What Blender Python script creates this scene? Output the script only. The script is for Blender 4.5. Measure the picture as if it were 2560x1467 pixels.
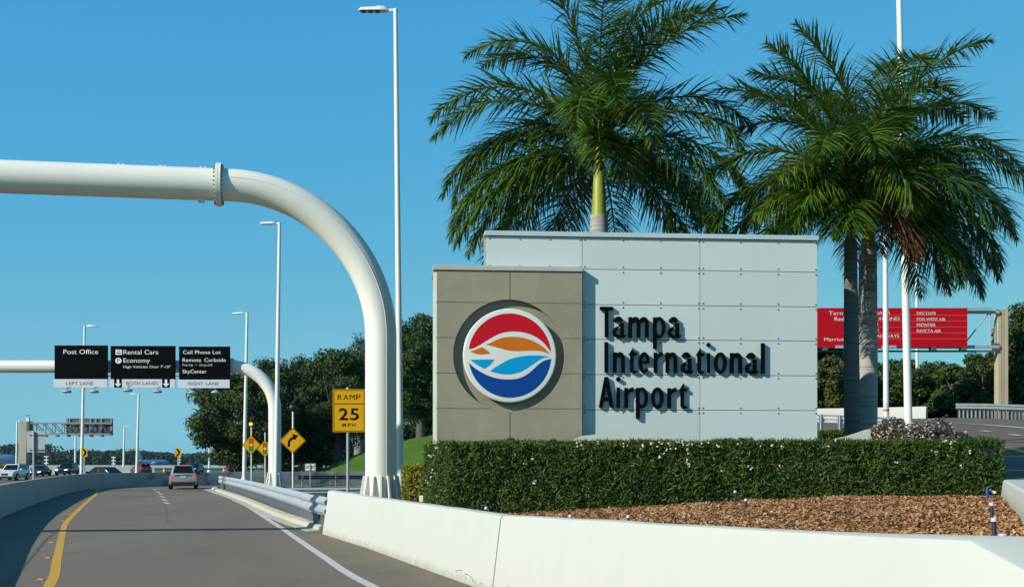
import bpy, bmesh, math, random
import numpy as np
from mathutils import Vector
from mathutils import noise as mnoise

for o in list(bpy.data.objects): bpy.data.objects.remove(o)
SC = bpy.context.scene
COL = SC.collection
R = math.radians
PI = math.pi
random.seed(7)
RNG = np.random.default_rng(7)

# ------------------------------------------------------------------ camera
F, HC, YH, CX = 3000.0, 1.85, 1155.0, 1280.0       # focal length in photo pixels, eye height, horizon row, centre column
cam = bpy.data.cameras.new('camera'); camo = bpy.data.objects.new('camera', cam); COL.objects.link(camo)
camo.location = (0, 0, HC); camo.rotation_euler = (R(90), 0, 0)
cam.sensor_width = 36; cam.sensor_fit = 'HORIZONTAL'; cam.lens = 36 * F / 2560
cam.shift_y = (YH - 733.5) / 2560; cam.clip_start = 0.1; cam.clip_end = 9000
SC.camera = camo

# ------------------------------------------------------------------ sky, sun, exposure
SUNV = Vector((1.45, 0.95, -1.0)).normalized()      # the way the light travels
ELEV = math.asin(-SUNV.z)
w = bpy.data.worlds.new('World'); SC.world = w; w.use_nodes = True
nt = w.node_tree; nt.nodes.clear()
sky = nt.nodes.new('ShaderNodeTexSky'); sky.sky_type = 'NISHITA'; sky.sun_disc = False
sky.sun_elevation = ELEV; sky.sun_rotation = math.atan2(-SUNV.x, -SUNV.y)
sky.air_density = 1.0; sky.dust_density = 0.15; sky.ozone_density = 2.2; sky.altitude = 10
sep = nt.nodes.new('ShaderNodeSeparateColor'); comb = nt.nodes.new('ShaderNodeCombineColor')
nt.links.new(sky.outputs[0], sep.inputs[0])
for ch, (gm, kk) in enumerate(((1.0, .475), (.42, 2.50), (0.0, 6.8))):      # the deep, even blue of the photograph
    pw = nt.nodes.new('ShaderNodeMath'); pw.operation = 'POWER'; pw.inputs[1].default_value = gm
    ml = nt.nodes.new('ShaderNodeMath'); ml.operation = 'MULTIPLY'; ml.inputs[1].default_value = kk
    nt.links.new(sep.outputs[ch], pw.inputs[0]); mn = nt.nodes.new('ShaderNodeMath'); mn.operation = 'SMOOTH_MIN'; mn.inputs[1].default_value = 2.2; mn.inputs[2].default_value = (.8, .5, .8)[ch]
    if ch: ln = nt.nodes.new('ShaderNodeMath'); ln.operation = 'MULTIPLY'; ln.inputs[1].default_value = (0, 1.62, 2.0)[ch]; nt.links.new(sep.outputs[ch], ln.inputs[0]); nt.links.new(ln.outputs[0], mn.inputs[1])
    nt.links.new(pw.outputs[0], ml.inputs[0]); nt.links.new(ml.outputs[0], mn.inputs[0]); nt.links.new(mn.outputs[0], comb.inputs[ch])
bg = nt.nodes.new('ShaderNodeBackground'); bg.inputs[1].default_value = 0.0835
wo = nt.nodes.new('ShaderNodeOutputWorld')
nt.links.new(comb.outputs[0], bg.inputs[0]); nt.links.new(bg.outputs[0], wo.inputs[0])
sl = bpy.data.lights.new('sun', 'SUN'); sl.energy = 5.0; sl.angle = R(0.5); sl.color = (1.0, 0.955, 0.86)
so = bpy.data.objects.new('sun', sl); COL.objects.link(so); so.location = (-30, -20, 60)
so.rotation_euler = SUNV.to_track_quat('-Z', 'Y').to_euler()
SC.view_settings.view_transform = 'Standard'; SC.view_settings.look = 'None'
SC.view_settings.exposure = 0.26; SC.view_settings.gamma = 1.0
SC.cycles.max_bounces = 6; SC.cycles.diffuse_bounces = 3; SC.cycles.transparent_max_bounces = 6

# ------------------------------------------------------------------ helpers
def X_(px, Y): return (px - CX) * Y / F
def Z_(py, Y): return HC + (YH - py) * Y / F
def P(px, py, Y): return Vector((X_(px, Y), Y, Z_(py, Y)))
def GY(py, z=0.0): return F * (HC - z) / (py - YH)             # distance of a point on the ground seen at row py
def G(px, py, z=0.0):
    Y = GY(py, z); return (X_(px, Y), Y)
def lerp(a, b, t): return a + (b - a) * t
def sstep(a, b, x):
    t = min(1, max(0, (x - a) / (b - a))); return t * t * (3 - 2 * t)

def tag(o, label=None, cat=None, group=None, kind=None):
    if label: o['label'] = label
    if cat: o['category'] = cat
    if group: o['group'] = group
    if kind: o['kind'] = kind
    return o
def thing(name, label, cat, loc=(0, 0, 0), rotz=0.0, group=None):
    o = bpy.data.objects.new(name, None); COL.objects.link(o)
    o.empty_display_size = 0.2
    o.location = loc; o.rotation_euler = (0, 0, rotz)
    return tag(o, label, cat, group)
def link(name, me, m, parent=None, loc=None):
    o = bpy.data.objects.new(name, me); COL.objects.link(o)
    if m is not None and not me.materials: me.materials.append(m)
    if parent is not None: o.parent = parent
    if loc is not None: o.location = loc
    return o
def copy_tree(o, parent=None):
    c = o.copy(); COL.objects.link(c)
    if parent is not None: c.parent = parent
    for ch in list(o.children): copy_tree(ch, c)
    return c

class MB:
    """collects faces for ONE mesh"""
    def __init__(s, off=(0, 0, 0)): s.v = []; s.f = []; s.off = Vector(off)
    def add(s, vs, fs):
        b = len(s.v); s.v += [tuple(Vector(v) - s.off) for v in vs]; s.f += [tuple(i + b for i in f) for f in fs]; return s
    def box(s, x0, x1, y0, y1, z0, z1):
        return s.add([(x0,y0,z0),(x1,y0,z0),(x1,y1,z0),(x0,y1,z0),(x0,y0,z1),(x1,y0,z1),(x1,y1,z1),(x0,y1,z1)],
            [(0,3,2,1),(4,5,6,7),(0,1,5,4),(1,2,6,5),(2,3,7,6),(3,0,4,7)])
    def hexa(s, p): return s.add(p, [(0,3,2,1),(4,5,6,7),(0,1,5,4),(1,2,6,5),(2,3,7,6),(3,0,4,7)])
    def bar(s, a, b, r, n=4, r2=None, cap=True):
        return s.tube([a, b], [r, r if r2 is None else r2], n, cap)
    def tube(s, pts, rad, n=8, cap=True):
        pts = [Vector(p) for p in pts]
        if not hasattr(rad, '__len__'): rad = [rad] * len(pts)
        vs = []; fs = []; up = None
        for i, p in enumerate(pts):
            d = (pts[min(i + 1, len(pts) - 1)] - pts[max(i - 1, 0)]).normalized()
            if up is None:
                up = Vector((0, 0, 1)) if abs(d.z) < .9 else Vector((0, 1, 0))
            a = d.cross(up)
            if a.length < 1e-4: a = d.cross(Vector((1, 0, 0)))
            a.normalize(); b = a.cross(d).normalized(); up = b
            for k in range(n):
                t = 2 * PI * (k + .5) / n
                vs.append(p + (a * math.cos(t) + b * math.sin(t)) * rad[i])
        for i in range(len(pts) - 1):
            for k in range(n):
                k2 = (k + 1) % n
                fs.append((i*n+k, i*n+k2, (i+1)*n+k2, (i+1)*n+k))
        if cap:
            fs.append(tuple(range(n - 1, -1, -1))); fs.append(tuple((len(pts)-1)*n + k for k in range(n)))
        return s.add(vs, fs)
    def lathe(s, prof, c=(0, 0, 0), n=16, axis='z'):
        vs = []; fs = []
        for r, h in prof:
            for k in range(n):
                t = 2 * PI * k / n; a, b = r * math.cos(t), r * math.sin(t)
                q = (a, b, h) if axis == 'z' else ((a, -h, b) if axis == 'y' else (h, a, b))
                vs.append((q[0]+c[0], q[1]+c[1], q[2]+c[2]))
        for i in range(len(prof) - 1):
            for k in range(n):
                k2 = (k + 1) % n; fs.append((i*n+k, i*n+k2, (i+1)*n+k2, (i+1)*n+k))
        fs.append(tuple(range(n-1, -1, -1))); fs.append(tuple((len(prof)-1)*n+k for k in range(n)))
        return s.add(vs, fs)
    def plate(s, poly, yf, t):
        """polygon in x,z facing -y, front face at y=yf, thickness t backwards"""
        n = len(poly)
        a = sum(poly[i][0]*poly[(i+1)%n][1]-poly[(i+1)%n][0]*poly[i][1] for i in range(n))
        if a < 0: poly = poly[::-1]
        vs = [(x, yf, z) for x, z in poly] + [(x, yf + t, z) for x, z in poly]
        fs = [tuple(range(n)), tuple(range(2*n-1, n-1, -1))]
        for i in range(n):
            j = (i + 1) % n; fs.append((j, i, n + i, n + j))
        return s.add(vs, fs)
    def strip(s, A, B, yf, t):
        """band between two equally long outlines in x,z, facing -y"""
        for i in range(len(A) - 1):
            s.plate([A[i], A[i+1], B[i+1], B[i]], yf, t)
        return s
    def sweep(s, path, prof, closed=True, caps=True):
        """profile (lateral to the right, up) along a path of x,y,z"""
        pts = [Vector(p) for p in path]; n = len(prof); vs = []; fs = []
        for i, p in enumerate(pts):
            d0 = (pts[i] - pts[i-1]) if i else (pts[1] - pts[0])
            d1 = (pts[i+1] - pts[i]) if i < len(pts) - 1 else d0
            d0 = Vector((d0.x, d0.y, 0)).normalized(); d1 = Vector((d1.x, d1.y, 0)).normalized()
            d = (d0 + d1).normalized(); c = max(.5, d.dot(d1)); r = Vector((d.y, -d.x, 0)) / c
            for u, v in prof: vs.append(p + r * u + Vector((0, 0, v)))
        m = n if closed else n - 1
        for i in range(len(pts) - 1):
            for k in range(m):
                k2 = (k + 1) % n; fs.append((i*n+k, (i+1)*n+k, (i+1)*n+k2, i*n+k2))
        if closed and caps:
            fs.append(tuple(range(n))); fs.append(tuple((len(pts)-1)*n + k for k in range(n-1, -1, -1)))
        return s.add(vs, fs)
    def build(s, name, m, parent=None, smooth=None, bevel=0.0, loc=None):
        me = bpy.data.meshes.new(name); me.from_pydata(s.v, [], s.f); me.validate()
        bm = bmesh.new(); bm.from_mesh(me)
        bmesh.ops.recalc_face_normals(bm, faces=bm.faces)
        if bevel:
            es = [e for e in bm.edges if len(e.link_faces) == 2 and e.calc_face_angle(0) > R(25)]
            bmesh.ops.bevel(bm, geom=es, offset=bevel, segments=2, profile=.5, affect='EDGES', clamp_overlap=True)
        if smooth is not None:
            for f in bm.faces: f.smooth = True
            for e in bm.edges:
                if len(e.link_faces) == 2 and e.calc_face_angle(0) > R(smooth): e.smooth = False
        bm.to_mesh(me); bm.free()
        return link(name, me, m, parent, loc)

def catmull(pts, step):
    pts = [Vector(p) for p in pts]; out = []
    for i in range(len(pts) - 1):
        p0 = pts[max(i-1, 0)]; p1 = pts[i]; p2 = pts[i+1]; p3 = pts[min(i+2, len(pts)-1)]
        n = max(1, int((p2 - p1).length / step))
        for k in range(n):
            t = k / n
            out.append(.5 * ((2*p1) + (p2-p0)*t + (2*p0-5*p1+4*p2-p3)*t*t + (3*p1-p0-3*p2+p3)*t**3))
    out.append(pts[-1]); return out
def path3(pts, z=0.0): return [Vector((p[0], p[1], p[2] if len(p) > 2 else z)) for p in pts]
def along(path, step, start=0.0):
    """points and headings every step metres"""
    out = []; need = start
    for a, b in zip(path[:-1], path[1:]):
        L = (b - a).length; d = (b - a)
        if L < 1e-6: continue
        while need <= L:
            out.append((a + d * (need / L), math.atan2(d.y, d.x))); need += step
        need -= L
    return out

def np_mesh(name, V, Q, rnd=None):
    me = bpy.data.meshes.new(name); V = np.asarray(V, np.float32); Q = np.asarray(Q, np.int32)
    k = Q.shape[1]
    me.vertices.add(len(V)); me.vertices.foreach_set('co', V.ravel())
    me.loops.add(Q.size); me.loops.foreach_set('vertex_index', Q.ravel())
    me.polygons.add(len(Q)); me.polygons.foreach_set('loop_start', np.arange(0, Q.size, k, dtype=np.int32))
    if rnd is not None:
        at = me.attributes.new('rnd', 'FLOAT', 'FACE'); at.data.foreach_set('value', np.asarray(rnd, np.float32))
    me.update(calc_edges=True); me.validate(); return me

# ------------------------------------------------------------------ materials
ALB = .80                      # one scale for every base colour, to suit the exposure
def sc(c): return (c[0]*ALB, c[1]*ALB, c[2]*ALB, 1)
def base_mat(name):
    m = bpy.data.materials.new(name); m.use_nodes = True
    return m, m.node_tree, m.node_tree.nodes['Principled BSDF']
def pm(name, col, rough=.6, metal=0., var=.0, scale=4., bump=0., bscale=60., spec=.5, stretch=(1, 1, 1), coat=0., emit=0.):
    m, t, b = base_mat(name); c = sc(col)
    b.inputs['Roughness'].default_value = rough; b.inputs['Metallic'].default_value = metal
    b.inputs['Specular IOR Level'].default_value = spec; b.inputs['Coat Weight'].default_value = coat
    b.inputs['Base Color'].default_value = c
    if emit:
        b.inputs['Emission Color'].default_value = (*col, 1); b.inputs['Emission Strength'].default_value = emit
    if var or bump:
        tc = t.nodes.new('ShaderNodeTexCoord'); mp = t.nodes.new('ShaderNodeMapping'); mp.inputs['Scale'].default_value = stretch
        t.links.new(tc.outputs['Object'], mp.inputs[0])
    if var:
        n = t.nodes.new('ShaderNodeTexNoise'); n.inputs['Scale'].default_value = scale; n.inputs['Detail'].default_value = 7; n.inputs['Roughness'].default_value = .65
        t.links.new(mp.outputs[0], n.inputs[0])
        mr = t.nodes.new('ShaderNodeMapRange'); mr.inputs[1].default_value = .25; mr.inputs[2].default_value = .75
        mr.inputs[3].default_value = 1 - var; mr.inputs[4].default_value = 1 + var
        t.links.new(n.outputs[0], mr.inputs[0])
        mx = t.nodes.new('ShaderNodeMix'); mx.data_type = 'RGBA'; mx.blend_type = 'MULTIPLY'; mx.inputs[0].default_value = 1; mx.inputs[6].default_value = c
        t.links.new(mr.outputs[0], mx.inputs[7]); t.links.new(mx.outputs[2], b.inputs['Base Color'])
    if bump:
        n2 = t.nodes.new('ShaderNodeTexNoise'); n2.inputs['Scale'].default_value = bscale; n2.inputs['Detail'].default_value = 5
        t.links.new(mp.outputs[0], n2.inputs[0])
        bp = t.nodes.new('ShaderNodeBump'); bp.inputs['Strength'].default_value = bump; bp.inputs['Distance'].default_value = .02
        t.links.new(n2.outputs[0], bp.inputs['Height']); t.links.new(bp.outputs[0], b.inputs['Normal'])
    return m
def ramp_mat(name, layers, rough=.85, bump=.3, bscale=200., spec=.3):
    """layers: first (colour); then (colour, scale, lo, hi, detail, stretch) laid over by noise"""
    m, t, b = base_mat(name); b.inputs['Roughness'].default_value = rough; b.inputs['Specular IOR Level'].default_value = spec
    tc = t.nodes.new('ShaderNodeTexCoord'); prev = None
    for i, l in enumerate(layers):
        if i == 0: cur = sc(l); continue
        col, scl, lo, hi, det, st = l
        mp = t.nodes.new('ShaderNodeMapping'); mp.inputs['Scale'].default_value = st; mp.inputs['Location'].default_value = (i * 3.7, i * 1.3, 0)
        n = t.nodes.new('ShaderNodeTexNoise'); n.inputs['Scale'].default_value = scl; n.inputs['Detail'].default_value = det; n.inputs['Roughness'].default_value = .65
        t.links.new(tc.outputs['Object'], mp.inputs[0]); t.links.new(mp.outputs[0], n.inputs[0])
        mr = t.nodes.new('ShaderNodeMapRange'); mr.inputs[1].default_value = lo; mr.inputs[2].default_value = hi
        t.links.new(n.outputs[0], mr.inputs[0])
        mx = t.nodes.new('ShaderNodeMix'); mx.data_type = 'RGBA'
        t.links.new(mr.outputs[0], mx.inputs[0])
        if prev is None: mx.inputs[6].default_value = cur
        else: t.links.new(prev, mx.inputs[6])
        mx.inputs[7].default_value = sc(col); prev = mx.outputs[2]
    t.links.new(prev, b.inputs['Base Color'])
    if bump:
        n2 = t.nodes.new('ShaderNodeTexNoise'); n2.inputs['Scale'].default_value = bscale; n2.inputs['Detail'].default_value = 4
        t.links.new(tc.outputs['Object'], n2.inputs[0])
        bp = t.nodes.new('ShaderNodeBump'); bp.inputs['Strength'].default_value = bump; bp.inputs['Distance'].default_value = .01
        t.links.new(n2.outputs[0], bp.inputs['Height']); t.links.new(bp.outputs[0], b.inputs['Normal'])
    return m
def leaf_mat(name, cols, rough=.5, spec=.4, trans=.25, nscale=.7, lift=1.0):
    cols = [tuple(v*lift for v in c) for c in cols]
    """per-leaf colour between the given ones (face attribute rnd), plus a slow change over the plant"""
    m, t, b = base_mat(name); b.inputs['Roughness'].default_value = rough; b.inputs['Specular IOR Level'].default_value = spec
    at = t.nodes.new('ShaderNodeAttribute'); at.attribute_name = 'rnd'
    tc = t.nodes.new('ShaderNodeTexCoord'); n = t.nodes.new('ShaderNodeTexNoise'); n.inputs['Scale'].default_value = nscale; n.inputs['Detail'].default_value = 3
    t.links.new(tc.outputs['Object'], n.inputs[0])
    ad = t.nodes.new('ShaderNodeMath'); ad.operation = 'MULTIPLY_ADD'; ad.inputs[1].default_value = .9
    t.links.new(n.outputs[0], ad.inputs[0]); t.links.new(at.outputs['Fac'], ad.inputs[2])
    mu = t.nodes.new('ShaderNodeMath'); mu.operation = 'MULTIPLY'; mu.inputs[1].default_value = .55; t.links.new(ad.outputs[0], mu.inputs[0])
    cr = t.nodes.new('ShaderNodeValToRGB'); t.links.new(mu.outputs[0], cr.inputs[0])
    els = cr.color_ramp.elements
    for i, c in enumerate(cols):
        p = i / (len(cols) - 1) * .8 + .1
        e = els[i] if i < 2 else els.new(p)
        e.position = p; e.color = sc(c)
    t.links.new(cr.outputs[0], b.inputs['Base Color'])
    if trans:
        tr = t.nodes.new('ShaderNodeBsdfTranslucent'); mx = t.nodes.new('ShaderNodeMixShader'); mx.inputs[0].default_value = trans
        t.links.new(cr.outputs[0], tr.inputs[0]); out = t.nodes['Material Output']
        t.links.new(b.outputs[0], mx.inputs[1]); t.links.new(tr.outputs[0], mx.inputs[2]); t.links.new(mx.outputs[0], out.inputs[0])
    return m

M = {}
M['asphalt'] = ramp_mat('asphalt', [(.185,.156,.122), ((.222,.187,.144), .22, .35, .7, 5, (1.4,.22,1)), ((.145,.124,.100), .8, .56, .75, 7, (1,.18,1)),
    ((.30,.26,.20), 42, .56, .72, 4, (1,1,1)), ((.075,.065,.055), 34, .58, .74, 4, (1,1,1))], rough=.93, bump=.5, bscale=90, spec=.12)
M['asphalt_shoulder'] = ramp_mat('asphalt_shoulder', [(.215,.185,.135), ((.165,.145,.11), .6, .45, .7, 6, (1,.4,1)),
    ((.32,.28,.215), 42, .56, .72, 4, (1,1,1)), ((.09,.078,.06), 30, .62, .8, 3, (1,1,1))], rough=.94, bump=.5, bscale=90, spec=.12)
M['asphalt_far'] = ramp_mat('asphalt_far', [(.15,.128,.10), ((.185,.158,.122), .12, .4, .7, 4, (1,.3,1))], rough=.93, bump=0, spec=.1)
M['grass'] = ramp_mat('grass', [(.07,.14,.025), ((.12,.20,.04), .3, .4, .7, 5, (1,1,1)), ((.05,.09,.02), 2.5, .5, .75, 5, (1,1,1))], rough=.95, bump=.5, bscale=30)
M['lawn'] = ramp_mat('lawn', [(.055,.125,.012), ((.085,.165,.016), .35, .4, .7, 5, (1,1,1)), ((.05,.12,.012), 3.0, .55, .8, 5, (1,1,1))], rough=.95, bump=.6, bscale=25)
M['soil'] = ramp_mat('soil', [(.10,.075,.045), ((.07,.10,.03), .5, .45, .65, 5, (1,1,1))], rough=.95, bump=.5, bscale=30)
M['mulch'] = ramp_mat('mulch', [(.20,.098,.04), ((.34,.18,.08), 14, .45, .62, 5, (1,2,1)), ((.08,.04,.02), 20, .55, .68, 5, (1,2,1))], rough=.95, bump=1., bscale=40)
M['white_wall'] = ramp_mat('white_wall', [(.56,.565,.505), ((.525,.535,.485), 1.5, .45, .75, 6, (1.6,1.6,.25)), ((.46,.45,.38), 5., .66, .9, 6, (1,1,.3))], rough=.75, bump=.12, bscale=25)
DIRT = None
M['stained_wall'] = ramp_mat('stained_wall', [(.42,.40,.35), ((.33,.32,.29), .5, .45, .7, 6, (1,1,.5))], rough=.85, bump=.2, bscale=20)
def add_smudge(m, centre, r0, r1, col, scale, lo, hi, stretch):
    """dark smudges round one place of an object"""
    t = m.node_tree; b = t.nodes['Principled BSDF']; src = b.inputs['Base Color'].links[0].from_socket
    tc = t.nodes.new('ShaderNodeTexCoord'); vd = t.nodes.new('ShaderNodeVectorMath'); vd.operation = 'DISTANCE'; vd.inputs[1].default_value = centre
    t.links.new(tc.outputs['Object'], vd.inputs[0])
    mr = t.nodes.new('ShaderNodeMapRange'); mr.inputs[1].default_value = r1; mr.inputs[2].default_value = r0; t.links.new(vd.outputs['Value'], mr.inputs[0])
    mp = t.nodes.new('ShaderNodeMapping'); mp.inputs['Scale'].default_value = stretch; t.links.new(tc.outputs['Object'], mp.inputs[0])
    n = t.nodes.new('ShaderNodeTexNoise'); n.inputs['Scale'].default_value = scale; n.inputs['Detail'].default_value = 8; t.links.new(mp.outputs[0], n.inputs[0])
    m2 = t.nodes.new('ShaderNodeMapRange'); m2.inputs[1].default_value = lo; m2.inputs[2].default_value = hi; t.links.new(n.outputs[0], m2.inputs[0])
    mu = t.nodes.new('ShaderNodeMath'); mu.operation = 'MULTIPLY'; t.links.new(mr.outputs[0], mu.inputs[0]); t.links.new(m2.outputs[0], mu.inputs[1])
    mx = t.nodes.new('ShaderNodeMix'); mx.data_type = 'RGBA'; t.links.new(mu.outputs[0], mx.inputs[0]); t.links.new(src, mx.inputs[6]); mx.inputs[7].default_value = sc(col)
    t.links.new(mx.outputs[2], b.inputs['Base Color'])
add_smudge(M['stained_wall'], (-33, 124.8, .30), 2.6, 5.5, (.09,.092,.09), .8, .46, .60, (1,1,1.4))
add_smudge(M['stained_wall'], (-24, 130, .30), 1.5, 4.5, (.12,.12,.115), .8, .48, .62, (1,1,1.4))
M['wall_cap'] = pm('wall_cap', (.72,.74,.70), .8, var=.12, scale=2)
def add_base_dirt(m, col, z0, z1, nsc):
    t = m.node_tree; b = t.nodes['Principled BSDF']; src = b.inputs['Base Color'].links[0].from_socket
    tc = t.nodes.new('ShaderNodeTexCoord'); sx = t.nodes.new('ShaderNodeSeparateXYZ'); t.links.new(tc.outputs['Object'], sx.inputs[0])
    n = t.nodes.new('ShaderNodeTexNoise'); n.inputs['Scale'].default_value = nsc; n.inputs['Detail'].default_value = 7; t.links.new(tc.outputs['Object'], n.inputs[0])
    ma = t.nodes.new('ShaderNodeMath'); ma.operation = 'MULTIPLY_ADD'; ma.inputs[1].default_value = -.30; t.links.new(n.outputs[0], ma.inputs[0]); t.links.new(sx.outputs[2], ma.inputs[2])
    mr = t.nodes.new('ShaderNodeMapRange'); mr.inputs[1].default_value = z1 - .15; mr.inputs[2].default_value = z0 - .15; mr.inputs[4].default_value = .75; t.links.new(ma.outputs[0], mr.inputs[0])
    mx = t.nodes.new('ShaderNodeMix'); mx.data_type = 'RGBA'; t.links.new(mr.outputs[0], mx.inputs[0]); t.links.new(src, mx.inputs[6]); mx.inputs[7].default_value = sc(col)
    t.links.new(mx.outputs[2], b.inputs['Base Color'])
add_base_dirt(M['white_wall'], (.36,.33,.25), 0.0, .14, 5)
M['kerb'] = ramp_mat('kerb', [(.52,.48,.37), ((.40,.37,.28), 1.2, .45, .7, 6, (1,1,1)), ((.22,.21,.17), 2.5, .62, .75, 6, (1,1,1))], rough=.9, bump=.3, bscale=30)
M['yellow_paint'] = pm('yellow_paint', (.62,.33,.015), .7, var=.14, scale=6, bump=.2, bscale=120)
M['white_paint'] = pm('white_paint', (.56,.56,.52), .7, var=.14, scale=5, bump=.2, bscale=120)
M['reflector'] = pm('reflector', (.75,.30,.03), .4)
M['white_metal'] = pm('white_metal', (.86,.84,.74), .38, var=.04, scale=1.5, spec=.5)
M['white_pole'] = pm('white_pole', (.83,.83,.75), .42, var=.04, scale=1.0, stretch=(1,1,.3))
M['bolt'] = pm('bolt', (.32,.33,.31), .5, metal=.6)
M['steel'] = pm('steel', (.50,.53,.55), .55, metal=.35, var=.12, scale=2.5, spec=.4)
M['rail_blue'] = pm('rail_blue', (.24,.275,.28), .5, metal=.15, var=.12, scale=3)
M['steel_post'] = pm('steel_post', (.36,.40,.42), .6, metal=.3, var=.15, scale=3)
M['steel_dark'] = pm('steel_dark', (.10,.12,.13), .55, metal=.3, var=.1)
M['galv'] = pm('galv', (.40,.43,.44), .55, metal=.2, var=.08, scale=4)
M['sign_black'] = pm('sign_black', (.0025,.003,.004), .7, var=.1, scale=2, spec=.03)
M['sign_strip'] = pm('sign_strip', (.62,.66,.69), .5, var=.03)
M['letter_white'] = pm('letter_white', (.80,.82,.82), .5)
M['letter_grey'] = pm('letter_grey', (.10,.11,.12), .5)
M['letter_black'] = pm('letter_black', (.0025,.003,.0035), .65, spec=.05)
M['sign_yellow'] = pm('sign_yellow', (.66,.35,.004), .6, var=.05, scale=3, spec=.15)
M['sign_red'] = pm('sign_red', (.46,.004,.012), .6, spec=.1, var=.05, scale=1.5)
M['sign_red_trim'] = pm('sign_red_trim', (.72,.03,.04), .5)
M['sig_red'] = pm('sig_red', (.65,.02,.015), .5)
M['sig_green'] = pm('sig_green', (.01,.26,.15), .5)
M['sig_yellow'] = pm('sig_yellow', (.75,.50,.03), .5)
M['amber_lit'] = pm('amber_lit', (1.0,.50,.03), .4, emit=1.0)
M['lens_dark'] = pm('lens_dark', (.05,.025,.01), .3)
M['solar'] = pm('solar', (.02,.035,.06), .25)
M['panel_grey'] = pm('panel_grey', (.59,.665,.635), .5, var=.035, scale=.9, spec=.4)
_t = M['panel_grey'].node_tree; _b = _t.nodes['Principled BSDF']; _src = _b.inputs['Base Color'].links[0].from_socket
_oi = _t.nodes.new('ShaderNodeObjectInfo'); _mr = _t.nodes.new('ShaderNodeMapRange'); _mr.inputs[3].default_value = .95; _mr.inputs[4].default_value = 1.04; _t.links.new(_oi.outputs['Random'], _mr.inputs[0])
_mx = _t.nodes.new('ShaderNodeMix'); _mx.data_type = 'RGBA'; _mx.blend_type = 'MULTIPLY'; _mx.inputs[0].default_value = 1
_t.links.new(_src, _mx.inputs[6]); _t.links.new(_mr.outputs[0], _mx.inputs[7]); _t.links.new(_mx.outputs[2], _b.inputs['Base Color'])
M['panel_cap'] = pm('panel_cap', (.62,.70,.70), .4, metal=.25, var=.04)
M['panel_back'] = pm('panel_back', (.22,.24,.23), .8)
M['stone'] = ramp_mat('stone', [(.33,.300,.218), ((.275,.25,.18), 1.1, .4, .7, 7, (1,1,1)), ((.39,.355,.255), 1.6, .55, .8, 7, (1.5,1,.5)), ((.20,.19,.14), 40, .62, .8, 3, (1,1,1))], rough=.85, bump=.15, bscale=90)
M['stone_cap'] = pm('stone_cap', (.46,.47,.40), .75, var=.06)
M['stone_light'] = pm('stone_light', (.46,.47,.40), .8, var=.08, scale=3)
M['joint'] = pm('joint', (.10,.09,.07), .9)
M['emblem_white'] = pm('emblem_white', (.76,.77,.70), .35)
M['emblem_red'] = pm('emblem_red', (.58,.008,.022), .55, spec=.12)
M['emblem_orange'] = pm('emblem_orange', (.64,.16,.012), .55, spec=.12)
M['emblem_sky'] = pm('emblem_sky', (.0,.33,.66), .55, spec=.12)
M['emblem_blue'] = pm('emblem_blue', (.003,.062,.29), .55, spec=.12)
M['concrete'] = pm('concrete', (.47,.40,.275), .85, var=.12, scale=1.2, bump=.15, bscale=30, stretch=(1,1,.4))
M['concrete_pale'] = pm('concrete_pale', (.40,.37,.29), .85, var=.12, scale=1.2)
M['concrete_grey'] = pm('concrete_grey', (.42,.43,.42), .85, var=.12, scale=1)
M['palm_trunk'] = ramp_mat('palm_trunk', [(.45,.425,.375), ((.23,.22,.195), 1.6, .47, .62, 5, (.3,.3,9)), ((.13,.125,.11), 2.2, .60, .68, 5, (.25,.25,11)), ((.44,.43,.40), 1.2, .55, .7, 5, (1,1,1))], rough=.9, bump=.5, bscale=14)
M['palm_trunk_shaded'] = ramp_mat('palm_trunk_shaded', [(.17,.165,.15), ((.11,.107,.098), 1.6, .47, .62, 5, (.3,.3,9)), ((.07,.068,.06), 2.2, .60, .68, 5, (.25,.25,11))], rough=.9, bump=.5, bscale=14)  # bark copy with the shade on the front trunk put into its colour
M['crownshaft'] = ramp_mat('crownshaft', [(.28,.33,.035), ((.36,.40,.05), 1.5, .4, .7, 5, (2,2,.4)), ((.16,.19,.03), 4, .62, .8, 5, (2,2,.4))], rough=.45, bump=0, spec=.5)
M['palm_leaf'] = leaf_mat('palm_leaf', [(.011,.030,.004), (.025,.068,.007), (.050,.108,.010), (.10,.155,.014), (.19,.20,.04)], rough=.24, spec=.75, trans=.22, nscale=.9, lift=1.3)
M['palm_leaf_dead'] = leaf_mat('palm_leaf_dead', [(.14,.06,.02), (.20,.09,.03), (.10,.06,.02)], rough=.7, trans=.15)
M['rachis'] = pm('rachis', (.10,.15,.018), .5, var=.2, scale=3)
M['oak_leaf'] = leaf_mat('oak_leaf', [(.018,.038,.008), (.034,.064,.011), (.052,.086,.015), (.085,.115,.025)], rough=.6, spec=.25, trans=.18, nscale=.35, lift=1.12)
M['oak_leaf_olive'] = leaf_mat('oak_leaf_olive', [(.028,.044,.011), (.052,.072,.015), (.075,.095,.020), (.115,.128,.032)], rough=.6, spec=.25, trans=.18, nscale=.4, lift=1.15)
M['bark'] = ramp_mat('bark', [(.09,.075,.06), ((.16,.14,.115), 2, .45, .7, 6, (2,2,.5))], rough=.95, bump=.6, bscale=12)
M['bark_pale'] = ramp_mat('bark_pale', [(.26,.235,.20), ((.16,.14,.12), 2, .45, .7, 6, (2,2,.5))], rough=.95, bump=.4, bscale=12)
M['hedge_leaf'] = leaf_mat('hedge_leaf', [(.014,.034,.008), (.030,.066,.012), (.050,.098,.015), (.088,.138,.022), (.15,.15,.035)], rough=.5, spec=.22, trans=.22, nscale=1.6, lift=1.15)
M['hedge_core'] = pm('hedge_core', (.012,.020,.008), .9, var=.4, scale=6)
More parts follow.
